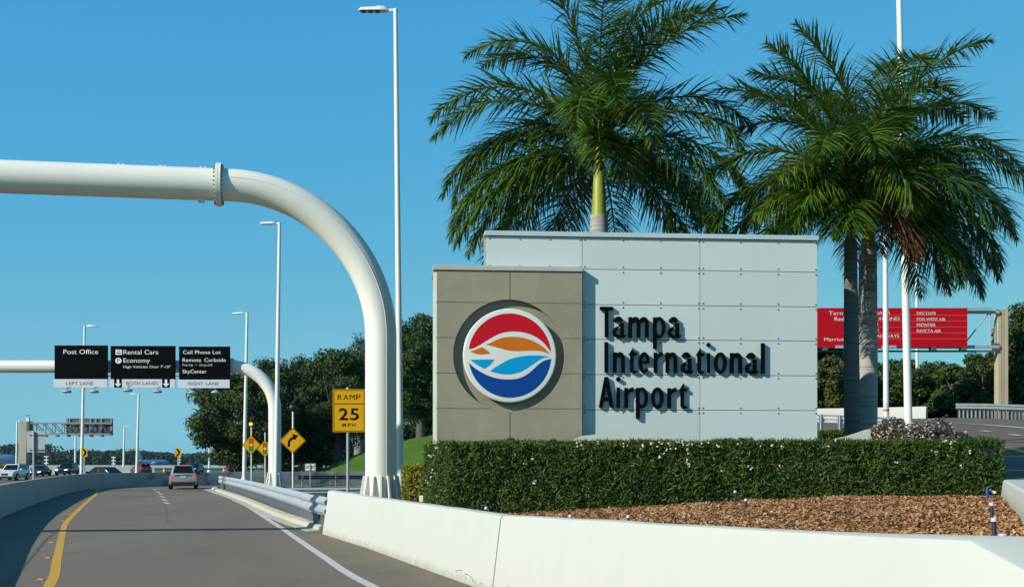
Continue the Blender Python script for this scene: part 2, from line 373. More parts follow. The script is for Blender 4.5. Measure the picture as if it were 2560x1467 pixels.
M['yellow_leaf'] = leaf_mat('yellow_leaf', [(.12,.17,.015), (.24,.26,.015), (.34,.32,.02), (.16,.14,.03)], rough=.5, trans=.3)
M['bush_leaf'] = leaf_mat('bush_leaf', [(.035,.045,.016), (.07,.085,.024), (.11,.115,.03), (.12,.09,.04)], rough=.5, trans=.2, nscale=2)
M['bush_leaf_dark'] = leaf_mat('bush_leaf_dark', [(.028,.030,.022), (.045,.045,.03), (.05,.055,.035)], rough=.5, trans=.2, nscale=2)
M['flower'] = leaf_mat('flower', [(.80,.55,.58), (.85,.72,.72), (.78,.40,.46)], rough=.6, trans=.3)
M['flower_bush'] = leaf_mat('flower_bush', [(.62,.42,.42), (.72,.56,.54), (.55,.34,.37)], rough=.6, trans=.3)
M['woods'] = leaf_mat('woods', [(.018,.034,.018), (.030,.048,.024), (.045,.060,.028)], rough=.8, spec=.1, trans=.1, nscale=.02)
M['chip'] = leaf_mat('chip', [(.14,.06,.024), (.31,.145,.055), (.46,.25,.115), (.64,.46,.30)], rough=.9, spec=.2, trans=0, nscale=.6)
M['rubber'] = pm('rubber', (.012,.012,.013), .85)
M['glass_dark'] = pm('glass_dark', (.008,.012,.014), .12, spec=.25)
M['trim_black'] = pm('trim_black', (.015,.016,.018), .5)
M['rim'] = pm('rim', (.45,.46,.47), .3, metal=.7)
M['tail_lit'] = pm('tail_lit', (.9,.03,.02), .3, emit=.55)
M['tail'] = pm('tail', (.35,.012,.012), .25)
M['head_lit'] = pm('head_lit', (1.0,.93,.72), .3, emit=1.6)
M['head'] = pm('head', (.75,.78,.78), .15)
M['plate'] = pm('plate', (.68,.72,.66), .5)
M['paint_silver'] = pm('paint_silver', (.37,.385,.39), .32, metal=.3, coat=.5)
M['paint_white'] = pm('paint_white', (.75,.77,.78), .3, coat=.6)
M['paint_black'] = pm('paint_black', (.010,.012,.016), .22, spec=.3, coat=.15)
M['paint_charcoal'] = pm('paint_charcoal', (.035,.042,.05), .25, spec=.3, coat=.15)
M['paint_navy'] = pm('paint_navy', (.010,.022,.05), .22, spec=.3, coat=.15)
M['paint_maroon'] = pm('paint_maroon', (.16,.012,.016), .25, coat=.7)
M['orange_plastic'] = pm('orange_plastic', (.85,.09,.02), .5)
M['plane_blue'] = pm('plane_blue', (.07,.20,.40), .3, coat=.4)
M['plane_white'] = pm('plane_white', (.70,.74,.78), .3)
M['riser'] = pm('riser', (.022,.03,.035), .5)
M['riser_cap'] = pm('riser_cap', (.62,.50,.62), .5)
M['blue_tape'] = pm('blue_tape', (.01,.07,.42), .5)
M['building'] = pm('building', (.42,.38,.34), .8)
M['window_dark'] = pm('window_dark', (.06,.07,.08), .2)

# ------------------------------------------------------------------ text
def text_np(s, bold=0.0, extrude=.02):
    cu = bpy.data.curves.new('t', 'FONT'); cu.body = s; cu.size = 1; cu.offset = bold; cu.extrude = extrude; cu.resolution_u = 4
    ob = bpy.data.objects.new('t', cu); COL.objects.link(ob)
    dg = bpy.context.evaluated_depsgraph_get(); dg.update()
    me = bpy.data.meshes.new_from_object(ob.evaluated_get(dg))
    V = [v.co.copy() for v in me.vertices]; Fc = [tuple(p.vertices) for p in me.polygons]
    bpy.data.objects.remove(ob); bpy.data.curves.remove(cu); bpy.data.meshes.remove(me)
    return V, Fc
_V, _ = text_np('H'); CAP = max(v.y for v in _V)
def put_text(mb, s, x0, x1, zb, cap, yf, t=.004, bold=.012):
    """writing of cap height cap on baseline zb between x0 and x1, facing -y with its front at yf"""
    V, Fc = text_np(s, bold)
    a = min(v.x for v in V); b = max(v.x for v in V); e = max(v.z for v in V); k = cap / CAP
    mb.add([(x0 + (v.x - a) / (b - a) * (x1 - x0), yf + t * (1 - (v.z / e + 1) / 2), zb + v.y * k) for v in V], Fc)

# ================================================================== THE SETTING
def island_left(Y):
    """line of the white barrier and then of the guardrail, x at distance Y"""
    pts = [(4,4.6),(7.9,3.36),(8.4,3.19),(10.3,2.48),(12.7,1.52),(14.6,.83),(17.05,-.15),(20.3,-1.2),(26,-3.0),(31,-4.75),(40,-7.8),(60,-13.6),(81,-20.0),(86,-20.6)]
    if Y <= pts[0][0]: return pts[0][1]
    for (a, xa), (b, xb) in zip(pts[:-1], pts[1:]):
        if Y <= b: return lerp(xa, xb, (Y - a) / (b - a))
    return pts[-1][1]
def road_in(Y):
    pts = [(8,4.3),(19,8.15),(29,11.9),(37,14.7),(42,15.6),(90,15.6)]
    if Y <= 8: return 4.3
    for (a, xa), (b, xb) in zip(pts[:-1], pts[1:]):
        if Y <= b: return lerp(xa, xb, (Y - a) / (b - a))
    return 15.6
def RZ(Y): return max(0.02, .0795 * min(Y, 62) - .772)
def island_z(X, Y):
    zi = min(1.2, max(.45, .88 + .055 * X))
    if Y > 24: zi = lerp(zi, .25, sstep(24, 33, Y) * sstep(1.5, -2.5, X))
    if Y > 30: zi = lerp(zi, .12, sstep(30, 36, Y) * sstep(4, 0, X))
    r = RZ(Y) - .14
    ri = road_in(Y)
    z = lerp(zi, r, sstep(ri - 5.5, ri - .6, X)) if Y > 23 else (zi if X < ri - .3 else r)
    if Y > 30: z = lerp(z, .12, sstep(0, 3.5, island_left(Y) + 3.5 - X))
    if Y > 70: z = lerp(z, .06, sstep(70, 87, Y))
    return z

# ground: one sheet to the horizon
g = MB(); gx = [-2500,-800,-300,-100,0,100,300,800,2500]; gy = [-300,-40,100,300,800,1500,2600]
for x0, x1 in zip(gx[:-1], gx[1:]):
    for y0, y1 in zip(gy[:-1], gy[1:]):
        g.add([(x0,y0,-.03),(x1,y0,-.03),(x1,y1,-.03),(x0,y1,-.03)], [(0,1,2,3)])
tag(g.build('ground', M['grass']), kind='structure')

# raised island and the slope up to the right-hand road
vs = []; fs = []
ys = [6 + .8 * i for i in range(102)]; cols = [0,.02,.05,.09,.13,.17,.21,.25,.29,.33,.37,.41,.45,.5,.55,.62,.7,.8,.9,1.0]
for Y in ys:
    xl = island_left(Y) + .30
    for c in cols:
        X = xl + (46 - xl) * c; vs.append((X, Y, island_z(X, Y)))
n = len(cols)
for i in range(len(ys) - 1):
    for k in range(n - 1): fs.append((i*n+k, i*n+k+1, (i+1)*n+k+1, (i+1)*n+k))
t = MB(); t.add(vs, fs); tag(t.build('terrain', M['soil'], smooth=40), kind='structure')

# grass bank beyond the curve of the ramp
def bank_z(X, Y):
    pts = [(-25,0),(-20.5,.3),(-18.8,1.2),(-16.4,2.5),(-10.8,4.15),(-8.8,4.6),(0,5.4),(40,6.0)]; h = 0 if X < -24 else 6.0
    for (a, ha), (b, hb) in zip(pts[:-1], pts[1:]):
        if a <= X <= b: h = lerp(ha, hb, (X - a) / (b - a))
    return -.02 + h * sstep(108.5, 121, Y) + .12 * mnoise.noise((X * .12, Y * .12, 0)) * sstep(110, 120, Y) * sstep(-22, -17, X)
vs = []; fs = []; nx = 60; ny = 26
for j in range(ny):
    for i in range(nx):
        X = -30 + i * 2.2; Y = 108.4 + j * 2.6; vs.append((X, Y, bank_z(X, Y)))
for j in range(ny - 1):
    for i in range(nx - 1): fs.append((j*nx+i, j*nx+i+1, (j+1)*nx+i+1, (j+1)*nx+i))
t = MB(); t.add(vs, fs); tag(t.build('grass_bank', M['lawn'], smooth=60), kind='structure')

# outer (left) wall of the ramp: its base line
WALL = catmull(path3([(7,-30),(2.0,-15),(-3.0,0),(-8.2,15),(-12.6,27),(-17.06,40),(-22.6,58),(-26.6,72),(-28.8,82),(-28.6,89),(-25.6,94.5),(-19.1,99),(-13.2,102.5),(-6,105.5),(4,108),(16,109)]), 1.6)
KERB = catmull(path3([(-5.15,32.2),(-7.9,40.5),(-13.7,60),(-19.0,77),(-20.6,82.8),(-20.2,87),(-17.4,90.2),(-10,93.6),(-2,96.6),(6,98.5),(16,99.5)]), 1.6)
# ramp surface
right = path3([(11.0,-30),(7.8,-6),(5.2,2)]) + path3([(island_left(y) - .05, y) for y in (6,8,10,12,14,16,18,20,23,26,29,31)]) + KERB
def resample(path, n):
    L = [0.0]
    for a, b in zip(path[:-1], path[1:]): L.append(L[-1] + (b - a).length)
    out = []; j = 0
    for i in range(n):
        s = L[-1] * i / (n - 1)
        while j < len(path) - 2 and L[j+1] < s: j += 1
        out.append(path[j].lerp(path[j+1], min(1, max(0, (s - L[j]) / max(1e-6, L[j+1] - L[j])))))
    return out
A = resample(WALL, 120); B = resample(right, 120)
r_ = MB(); nc = 7
vs = []; fs = []
for a, b in zip(A, B):
    for k in range(nc): q = a.lerp(b, k / (nc - 1)); vs.append((q.x, q.y, 0.0))
for i in range(119):
    for k in range(nc - 1): fs.append((i*nc+k, i*nc+k+1, (i+1)*nc+k+1, (i+1)*nc+k))
r_.add(vs, fs); tag(r_.build('ramp_road', M['asphalt']), kind='structure')

# wide highway to the left behind the wall
h_ = MB(); out = [(-320,60),(-320,205),(60,205),(60,118),(-2,116)]
hw = [(p.x - .2, p.y + .25) for p in WALL if 14 < p.y < 107 and p.x < -3]
poly = [(-40, 14)] + hw + [(-2, 118), (-2, 205), (-330, 205), (-330, 14)]
h_.add([(x, y, -.012) for x, y in poly], [tuple(range(len(poly)))])
tag(h_.build('highway_road', M['asphalt_far']), kind='structure')
# airfield apron far out
a_ = MB(); a_.add([(-700,420,-.02),(200,420,-.02),(200,760,-.02),(-700,760,-.02)], [(0,1,2,3)])
tag(a_.build('airfield_apron', M['concrete_grey']), kind='structure')

# right-hand road climbing and bending left
RIN = catmull([(4.3,8,0),(8.15,19,0),(11.9,29,0),(14.7,37,0),(15.6,42,0),(14.8,47,0),(11.5,51,0),(6,53.5,0),(0,54.5,0)], 1.5)
ROUT = catmull([(15.5,3,0),(20,16,0),(24,30,0),(27.2,42,0),(27.8,50,0),(25.6,58.5,0),(21.8,63.2,0),(16,66,0),(8,67.5,0),(0,68,0)], 1.5)
A = resample(RIN, 60); B = resample(ROUT, 60); vs = []; fs = []
for a, b in zip(A, B):
    for k in range(6): q = a.lerp(b, k / 5); vs.append((q.x, q.y, RZ(q.y)))
for i in range(59):
    for k in range(5): fs.append((i*6+k, i*6+k+1, (i+1)*6+k+1, (i+1)*6+k))
t = MB(); t.add(vs, fs); tag(t.build('upper_road', M['asphalt_far'], smooth=60), kind='structure')

# road paint
def ribbon(mb, path, wd, dz):
    vs = []; fs = []
    for i, p in enumerate(path):
        d = path[min(i+1, len(path)-1)] - path[max(i-1, 0)]; d = Vector((d.x, d.y, 0)).normalized(); r = Vector((d.y, -d.x, 0)) * wd / 2
        vs += [p - r + Vector((0,0,dz)), p + r + Vector((0,0,dz))]
    for i in range(len(path) - 1): fs.append((2*i, 2*i+1, 2*i+3, 2*i+2))
    mb.add(vs, fs)
YEL = [(121,1467),(142.4,1398),(153.8,1342.7),(163.6,1308.7),(182.7,1287.5),(204,1266),(238,1236.5),(254,1222.5)]
yl = [(-1.8,0.0),(-3.9,8.0)] + [G(*p) for p in YEL]
yl += [(-27.0,86.5),(-24.6,91.3),(-19,95.2),(-12,99),(-5,102),(4,104.3)]
mk = MB(); ribbon(mk, catmull(path3(yl), 1.2), .17, .004); tag(mk.build('yellow_edge_line', M['yellow_paint']), kind='structure')
WHT = [(935,1467),(807,1389.5),(744,1347),(697,1315),(637.5,1277),(612,1260),(565,1240.7),(514,1223.3)]
wl = [(3.4,1),(1.6,7.5)] + [G(*p) for p in WHT] + [(-21.3,85.5),(-19.2,90),(-13,93.2),(-6,96.2),(2,98.6)]
mk = MB(); ribbon(mk, catmull(path3(wl), 1.2), .17, .004); tag(mk.build('white_edge_line', M['white_paint']), kind='structure')
mk = MB()
for px, py in [(417,1257),(411,1249),(405.8,1241),(400,1234),(394.5,1229),(387,1223.5)]:
    x, y = G(px, py); ribbon(mk, [Vector((x + .42, y - 1.1, 0)), Vector((x - .42, y + 1.1, 0))], .17, .004)
tag(mk.build('lane_dashes', M['white_paint']), kind='structure')
# shoulder strip between the white line and the barrier
sh = MB(); vs = []; fs = []
for i, Y in enumerate([4 + .9*k for k in range(31)]):
    p = None
    for a, b in zip(wl[:-1], wl[1:]):
        if a[1] <= Y <= b[1]: p = lerp(a[0], b[0], (Y - a[1]) / (b[1] - a[1]))
    vs += [(p + .1, Y, .002), (island_left(Y) - .02, Y, .002)]
for i in range(30): fs.append((2*i, 2*i+1, 2*i+3, 2*i+2))
sh.add(vs, fs); tag(sh.build('road_shoulder', M['asphalt_shoulder']), kind='structure')
# tar seam along the left shoulder and the middle joint
mk = MB()
s1 = [(-3,16.5),(-7.3,19.5),(-9.0,24.5),(-10.6,28.5),(-11.9,32.0)]
s1 = [G(15,1462), G(50,1425), G(85,1385), G(112,1352), G(150,1318)]
p_ = catmull(path3(s1), .3)
p_ = [p + Vector((.06*mnoise.noise((p.y*2.1,0,0)), 0, 0)) for p in p_]
ribbon(mk, p_, .06, .003)
s2 = [G(421,1308), G(418,1290), G(415,1272), G(413,1260)]
p_ = catmull(path3(s2), .5); p_ = [p + Vector((.08*mnoise.noise((p.y*1.3,5,0)), 0, 0)) for p in p_]
ribbon(mk, p_, .028, .003)
tag(mk.build('road_seam', pm('tar', (.085,.078,.066), .85, var=.3, scale=3)), kind='structure')
# upper road paint
mk = MB()
def RP(px, py):
    d = (YH - py); Y = F * (-.772 - HC) / (d - F * .0795); return Vector((X_(px, Y), Y, RZ(Y)))
ribbon(mk, [RP(2398,1058.5), RP(2460,1062), RP(2520,1066.5), RP(2600,1073)], .55, .02)
ribbon(mk, [RP(2453,1077), RP(2476,1079.5)], .3, .02); ribbon(mk, [RP(2527,1086), RP(2549,1089)], .3, .02)
tag(mk.build('upper_white_lines', M['white_paint']), kind='structure')
mk = MB(); ribbon(mk, [RP(2505,1118.5), RP(2530,1123.5), RP(2570,1132), RP(2680,1160)], .3, .02)
tag(mk.build('upper_yellow_line', M['yellow_paint']), kind='structure')

# mulch bed, with loose chips on it
vs = []; fs = []; rows = [7.4 + .33*i for i in range(49)]; nc = 30
def right_wall_x(Y): return 7.87 + (Y - 19) * .382
for Y in rows:
    a = island_left(Y) + .18; b = max(a + .05, right_wall_x(Y) - .05)
    for k in range(nc):
        X = lerp(a, b, k / (nc - 1)); vs.append((X, Y, island_z(X, Y) + .02 + .035 * mnoise.noise((X*1.7, Y*1.7, 3))))
for i in range(len(rows) - 1):
    for k in range(nc - 1): fs.append((i*nc+k, i*nc+k+1, (i+1)*nc+k+1, (i+1)*nc+k))
t = MB(); t.add(vs, fs); tag(t.build('mulch_bed', M['mulch'], smooth=60), kind='structure')
N = 48000
Y = RNG.uniform(8.2, 22.6, N); a = np.array([island_left(y) + .22 for y in Y]); b = np.array([max(island_left(y)+.3, right_wall_x(y) - .08) for y in Y])
X = a + (b - a) * RNG.random(N)
Z = np.array([island_z(x, y) + .028 + .035 * mnoise.noise((x*1.7, y*1.7, 3)) for x, y in zip(X, Y)])
ang = RNG.uniform(0, 2*PI, N); L = RNG.uniform(.012, .050, N); Wd = RNG.uniform(.005, .015, N); tl = RNG.normal(0, .35, N); rl = RNG.normal(0, .45, N)
d = np.stack([np.cos(ang)*np.cos(tl), np.sin(ang)*np.cos(tl), np.sin(tl)], 1); s_ = np.stack([-np.sin(ang)*np.cos(rl), np.cos(ang)*np.cos(rl), np.sin(rl)], 1)
c = np.stack([X, Y, Z + .005], 1)
V = np.stack([c - d*L[:,None] - s_*Wd[:,None], c + d*L[:,None] - s_*Wd[:,None], c + d*L[:,None] + s_*Wd[:,None], c - d*L[:,None] + s_*Wd[:,None]], 1).reshape(-1, 3)
me = np_mesh('mulch_chips', V, np.arange(4*N).reshape(-1, 4), RNG.random(N))
tag(link('mulch_chips', me, M['chip']), 'reddish brown bark chips spread over the raised bed', 'mulch', kind='stuff')

# ------------------------------------------------------------------ walls and barriers
def wall_thing(name, label, path, prof, m, cap=None, group=None):
    c = path[0]; mb = MB(c); mb.sweep(path, prof); o = mb.build(name, m, loc=c, smooth=35); tag(o, label, 'barrier', group); return o
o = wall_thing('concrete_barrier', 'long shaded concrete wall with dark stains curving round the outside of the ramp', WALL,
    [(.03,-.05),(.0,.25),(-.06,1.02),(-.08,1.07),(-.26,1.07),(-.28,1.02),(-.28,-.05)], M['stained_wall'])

# white barrier on the right: two casts with a joint
ST = [(31,1.13),(26,1.09),(20.3,1.10),(17.05,1.10),(14.6,1.159),(12.7,1.20),(10.3,1.256),(8.4,1.31),(7.9,1.15),(7.2,.78),(6.4,.45)]
def barrier_part(name, label, y0, y1):
    ys = sorted({y for y, z in ST if y1 < y < y0} | {y0, y1} | {y1 + (y0-y1)*k/16 for k in range(17)}, reverse=True)
    vs = []; c = Vector((island_left(y0), y0, 0))
    for y in ys:
        z = None
        for (a, za), (b, zb) in zip(ST[:-1], ST[1:]):
            if b <= y <= a: z = lerp(za, zb, (a - y) / (a - b))
        x = island_left(y); d = Vector((island_left(y + .3) - island_left(y - .3), .6, 0)).normalized(); r = Vector((d.y, -d.x, 0))
        p = Vector((x, y, 0)); wv = .22 + .55 * sstep(10.5, 8.2, y)
        z += .012 * mnoise.noise((y * .9, 2, 0))
        prof = [(-.16,-.04),(-.13,.10),(-.01,z-.05),(.015,z-.012),(.05,z),(wv-.03,z),(wv,z-.04),(wv,-.04)]
        vs += [p + r*u + Vector((0,0,v)) for u, v in prof]
    n = 8; fs = []
    for i in range(len(ys) - 1):
        for k in range(n): fs.append((i*n+k, i*n+(k+1)%n, (i+1)*n+(k+1)%n, (i+1)*n+k))
    fs += [tuple(range(n)), tuple((len(ys)-1)*n+k for k in range(n-1,-1,-1))]
    mb = MB(c); mb.add(vs, fs); return tag(mb.build(name, M['white_wall'], loc=c, smooth=35), label, 'barrier')
b1 = barrier_part('white_barrier', 'white concrete barrier section running from the guardrail end to the dark joint', 31, 17.07)
b2 = barrier_part('white_barrier', 'nearest white concrete barrier section holding back the bark mulch, right of the joint', 17.035, 6.4)
c = Vector((-.33, 17.35, .0)); t = thing('dry_vine', 'dried vine clinging to the white barrier beside its dark joint', 'vine', (-.30,17.3,.1))
def VN(px, py): Y = 17.5; return P(px, py, Y) - Vector((-.30,17.3,.1)) + Vector((-.20,-.12,0))
MB().tube([VN(1219,1452),VN(1214,1441),VN(1206,1434)], .004, 4).build('stem', M['bark'], t); MB().tube([VN(1206,1434),VN(1196,1431)], .006, 4).build('stem', M['bark'], t)
MB().tube([VN(1192,1424),VN(1182,1423),VN(1173,1425)], .005, 4).build('stem', M['bark'], t)
# right-hand barrier of the island
p_ = catmull([(4.9,11.2,1.25),(5.69,13.3,1.25),(7.87,19,1.0),(9.05,22.1,1.0)], .8)
mb = MB(p_[0]); mb.sweep([Vector((p.x, p.y, 0)) for p in p_], [(-.06,.0),(-.05,1.2),(-.01,1.50),(.02,1.53),(.42,1.53),(.46,1.49),(.55,.0)])
tag(mb.build('white_barrier', M['white_wall'], loc=p_[0], smooth=35), 'white concrete barrier past the right end of the hedge, along the upper road', 'barrier')
# far white barrier beside the upper road
p_ = [q for q in ROUT if q.y > 62.9]; p_ = [Vector((q.x + .1, q.y + .3, RZ(q.y) - .1)) for q in p_]
mb = MB(p_[0]); mb.sweep(p_, [(-.04,0),(0,.5),(.06,.75),(.28,.75),(.3,0)])
tag(mb.build('white_barrier', M['white_wall'], loc=p_[0], smooth=35), 'far white concrete barrier below the red sign, beyond the upper road', 'barrier')
# low concrete median of the highway
mb = MB((-90,188,0)); mb.sweep(path3([(-110,186),(-75,187),(-56,188)]), [(-.3,0),(-.12,.5),(-.1,1.15),(.1,1.15),(.12,.5),(.3,0)])
tag(mb.build('concrete_median', M['concrete_grey'], loc=(-90,188,0)), 'low grey concrete median behind the dark oncoming cars', 'barrier')

# kerb along the right of the ramp
mb = MB(); mb.sweep([p for p in KERB], [(-.34,-.05),(-.34,.012),(-.05,.03),(.0,.13),(.05,.155),(.30,.155),(.32,-.05)])
tag(mb.build('kerb', M['kerb'], smooth=35), kind='structure')

# ------------------------------------------------------------------ guardrails
BEAM = [(0,.0),(-.02,.02),(-.085,.06),(-.085,.10),(-.015,.14),(-.015,.17),(-.085,.21),(-.085,.25),(-.02,.29),(0,.31),(.012,.31),(.0,.285),(-.07,.245),(-.07,.215),(0,.175),(0,.135),(-.07,.095),(-.07,.065),(.0,.025)]
def guardrail(label, path, ztop=.78, post_step=1.0, side=1, post_mat='steel_post', start=.3, blocks=False, beam='steel', deep=1.0):
    """side 1: traffic on the left of travel, beam bulges left"""
    c = path[0].copy(); t = thing('guardrail', label, 'guardrail', c)
    mb = MB(c); prof = [(u * side, v * deep + ztop - .31 * deep) for u, v in BEAM]
    mb.sweep([Vector(p) for p in path], prof); mb.build('rail', M[beam], t, smooth=40)
    pr = None
    for q, h in along(path, post_step, start)[:100]:
        if pr is None:
            m2 = MB(); m2.box(-.05,.05,-.004,.004,-.25,ztop-.02); m2.box(-.054,-.046,-.06,.06,-.25,ztop-.02); m2.box(.046,.054,-.06,.06,-.25,ztop-.02)
            pr = m2.build('post', M[post_mat], t); me = pr.data; o = pr
        else: o = link('post', me, None, t)
        r = Vector((math.sin(h), -math.cos(h), 0)) * (.085 if not blocks else .20) * side
        o.location = q - c + r; o.rotation_euler = (0, 0, h)
        if blocks:
            if o is pr:
                m3 = MB(); m3.box(-.07,.07,-.02,.09,.40,.80); bl = m3.build('spacer_block', M['trim_black'], o); bme = bl.data
            else: link('spacer_block', bme, None, o)
            if side < 0: o.rotation_euler = (0, 0, h + PI)
    return t
gp = path3([(-4.86,30.9),(-5.02,31.6),(-5.75,33.8),(-7.55,40.3),(-13.3,60),(-18.6,77.2),(-19.9,81.2),(-19.9,84)], .0)
gp = [Vector((p.x + .10, p.y, .10)) for p in catmull(gp, 1.5)]
guardrail('galvanised guardrail along the kerb, from the white barrier end down to the silver car', gp, .84, 1.25, 1, 'steel_post', deep=1.6)
gp = [Vector((p.x + .1, p.y - .45, .05)) for p in KERB if p.x > -18.5 and p.y > 86][1:]
guardrail('dark guardrail seen from behind, in front of the shaded wall of the curve', gp, .80, 2.6, 1, 'galv', blocks=True, beam='steel_dark')
gp = catmull([(-11.2,57.5,.0),(-8,58.2,.0),(-4,59.5,.0),(0,61,.0)], 1.2)
guardrail('short grey guardrail crossing behind the speed sign post', gp, .62, 1.0, -1, 'galv')
gp = [Vector((q.x + .15, q.y + .1, RZ(q.y) - .05)) for q in ROUT if 44 < q.y < 62.8 and q.x > 20]
guardrail('blue grey guardrail along the upper road below the red sign column', gp, .80, .22, 1, 'rail_blue', beam='rail_blue')
gp = [Vector((q.x - .5, q.y - .6, RZ(q.y) - .12)) for q in RIN if q.y > 46]
guardrail('guardrail seen from behind between the monument and the palm trunks', gp, .75, .9, -1, 'galv', blocks=False, beam='steel')
gp = catmull([(-78,206,0),(-60,204,0),(-30,203,0),(2,203,0)], 6)
guardrail('far guardrail along the other side of the highway', gp, .85, 1.6, -1, 'galv', beam='steel_dark')
gp = catmull([(-29.5,55,0),(-26.5,57.5,0),(-23.8,61,0)], 1.2)
guardrail('stub of guardrail with dark posts behind the wall at the far left edge', gp, .78, .8, 1, 'steel_dark', beam='steel_dark')

# ------------------------------------------------------------------ pipe gantries
def arc_pipe(x0, xc, zc, zb, Rb, y0, yc, slope_x):
    """centre line from x0 level to the bend and down to zb at xc"""
    pts = []; n = 26
    for k in range(n + 1):
        a = PI/2 * k / n
        pts.append(Vector((xc - Rb + Rb * math.sin(a), 0, zc - Rb + Rb * math.cos(a))))
    return pts
def gantry(label, xc, yc, zc, zb, rad, Rb, slope, xleft, flange_x, group):
    t = thing('sign_gantry', label, 'gantry', (xc, yc, 0), math.atan(slope)); k = math.sqrt(1 + slope*slope)
    def bend(sign, xo):
        pts = []
        for i in range(29):
            a = PI/2 * i / 28; pts.append(Vector((xo - sign*Rb + sign*Rb*math.sin(a), 0, zc - Rb + Rb*math.cos(a))))
        return pts
    xl = xleft * k - xc * k if False else (xleft - xc) * k
    fx = (flange_x - xc) * k
    p = [Vector((fx, 0, zc))] + bend(1, 0) + [Vector((0, 0, zb))]
    MB().tube(p, rad, 40).build('bent_column', M['white_metal'], t, smooth=40)
    # seam along the bend
    s = []
    for q in p:
        s.append(q)
    m = MB(); MBp = []
    for i, q in enumerate(p[1:]):
        a = min(PI/2, max(0, PI/2*(i)/28)); MBp.append(q + Vector((.30*rad*math.sin(a), -rad*.953, .30*rad*math.cos(a))))
    m.tube(MBp, .010, 5).build('weld_seam', M['white_metal'], t)
    MB().tube([Vector((xl + Rb, 0, zc)), Vector((fx, 0, zc))], rad*1.0, 40).build('pipe', M['white_metal'], t, smooth=40)
    pl = list(reversed(bend(-1, xl))) if False else [Vector((q.x, 0, q.z)) for q in bend(-1, xl)]
    MB().tube(pl + [Vector((xl, 0, zb))], rad, 32).build('bent_column', M['white_metal'], t, smooth=40)
    for f_ in (fx, xl + Rb):
        fl = MB().lathe([(rad*.9,-.06),(rad*1.34,-.06),(rad*1.34,-.005),(rad*1.30,0),(rad*1.34,.005),(rad*1.34,.06),(rad*.9,.06)], (f_,0,zc), 40, 'x').build('flange', M['white_metal'], t, smooth=30)
        bm_ = MB()
        for i in range(28):
            a = 2*PI*i/28; q = Vector((f_, rad*1.19*math.cos(a), zc + rad*1.19*math.sin(a)))
            bm_.bar(q - Vector((.105,0,0)), q + Vector((.1,0,0)), .024, 6)
        bm_.build('bolts', M['bolt'], fl)
    for x in (0, xl):
        for i in range(14):
            a = 2*PI*(i + .35)/14; d = Vector((math.cos(a), math.sin(a), 0)); n_ = Vector((-d.y, d.x, 0))*.022
            h0, h1 = zb + .08, zb + .08 + rad*2.0
            r0, r1 = rad*.96, rad*1.5; q = Vector((x,0,0))
            m = MB(); m.hexa([q+d*r0-n_+Vector((0,0,h0)), q+d*r1-n_+Vector((0,0,h0)), q+d*r1+n_+Vector((0,0,h0)), q+d*r0+n_+Vector((0,0,h0)),
                q+d*r0-n_+Vector((0,0,h1)), q+d*(r0+.07)-n_+Vector((0,0,h1)), q+d*(r0+.07)+n_+Vector((0,0,h1)), q+d*r0+n_+Vector((0,0,h1))])
            m.build('gusset', M['white_metal'], t)
        MB().lathe([(rad*1.62,zb),(rad*1.62,zb+.08)], (x,0,0), 32).build('base_plate', M['white_metal'], t, smooth=30)
        MB().lathe([(rad*1.7,-.1),(rad*1.7,zb-.02),(rad*1.62,zb)], (x,0,0), 32).build('pedestal', M['concrete_grey'], t, smooth=30)
    return t
g1 = gantry('big white pipe gantry arching from beside the monument across the near road', -3.08, 28.2, 8.22, .72, .367, 3.45, .17, -30, X_(548,27.6), None)
for px in (305, 404, 501):                     # lifting lugs on top of the pipe
    x = (X_(px,27.3) + 3.08) * math.sqrt(1+.17**2)
    for dx in (-.05, .05): MB().box(x+dx-.02, x+dx+.02, -.03, .03, 8.22+.36, 8.22+.40).build('lug', M['white_metal'], g1)
MB().box((X_(501,27.6)+3.08)-.09, (X_(501,27.6)+3.08)+.06, -.1, .1, 8.22-.41, 8.22-.35).build('drain_box', M['white_metal'], g1)
g2 = gantry('farther white pipe gantry carrying the three black lane signs', X_(687,71), 71, Z_(916,71), .42, .372, 2.55, 0.0, -46, X_(580,71), None)

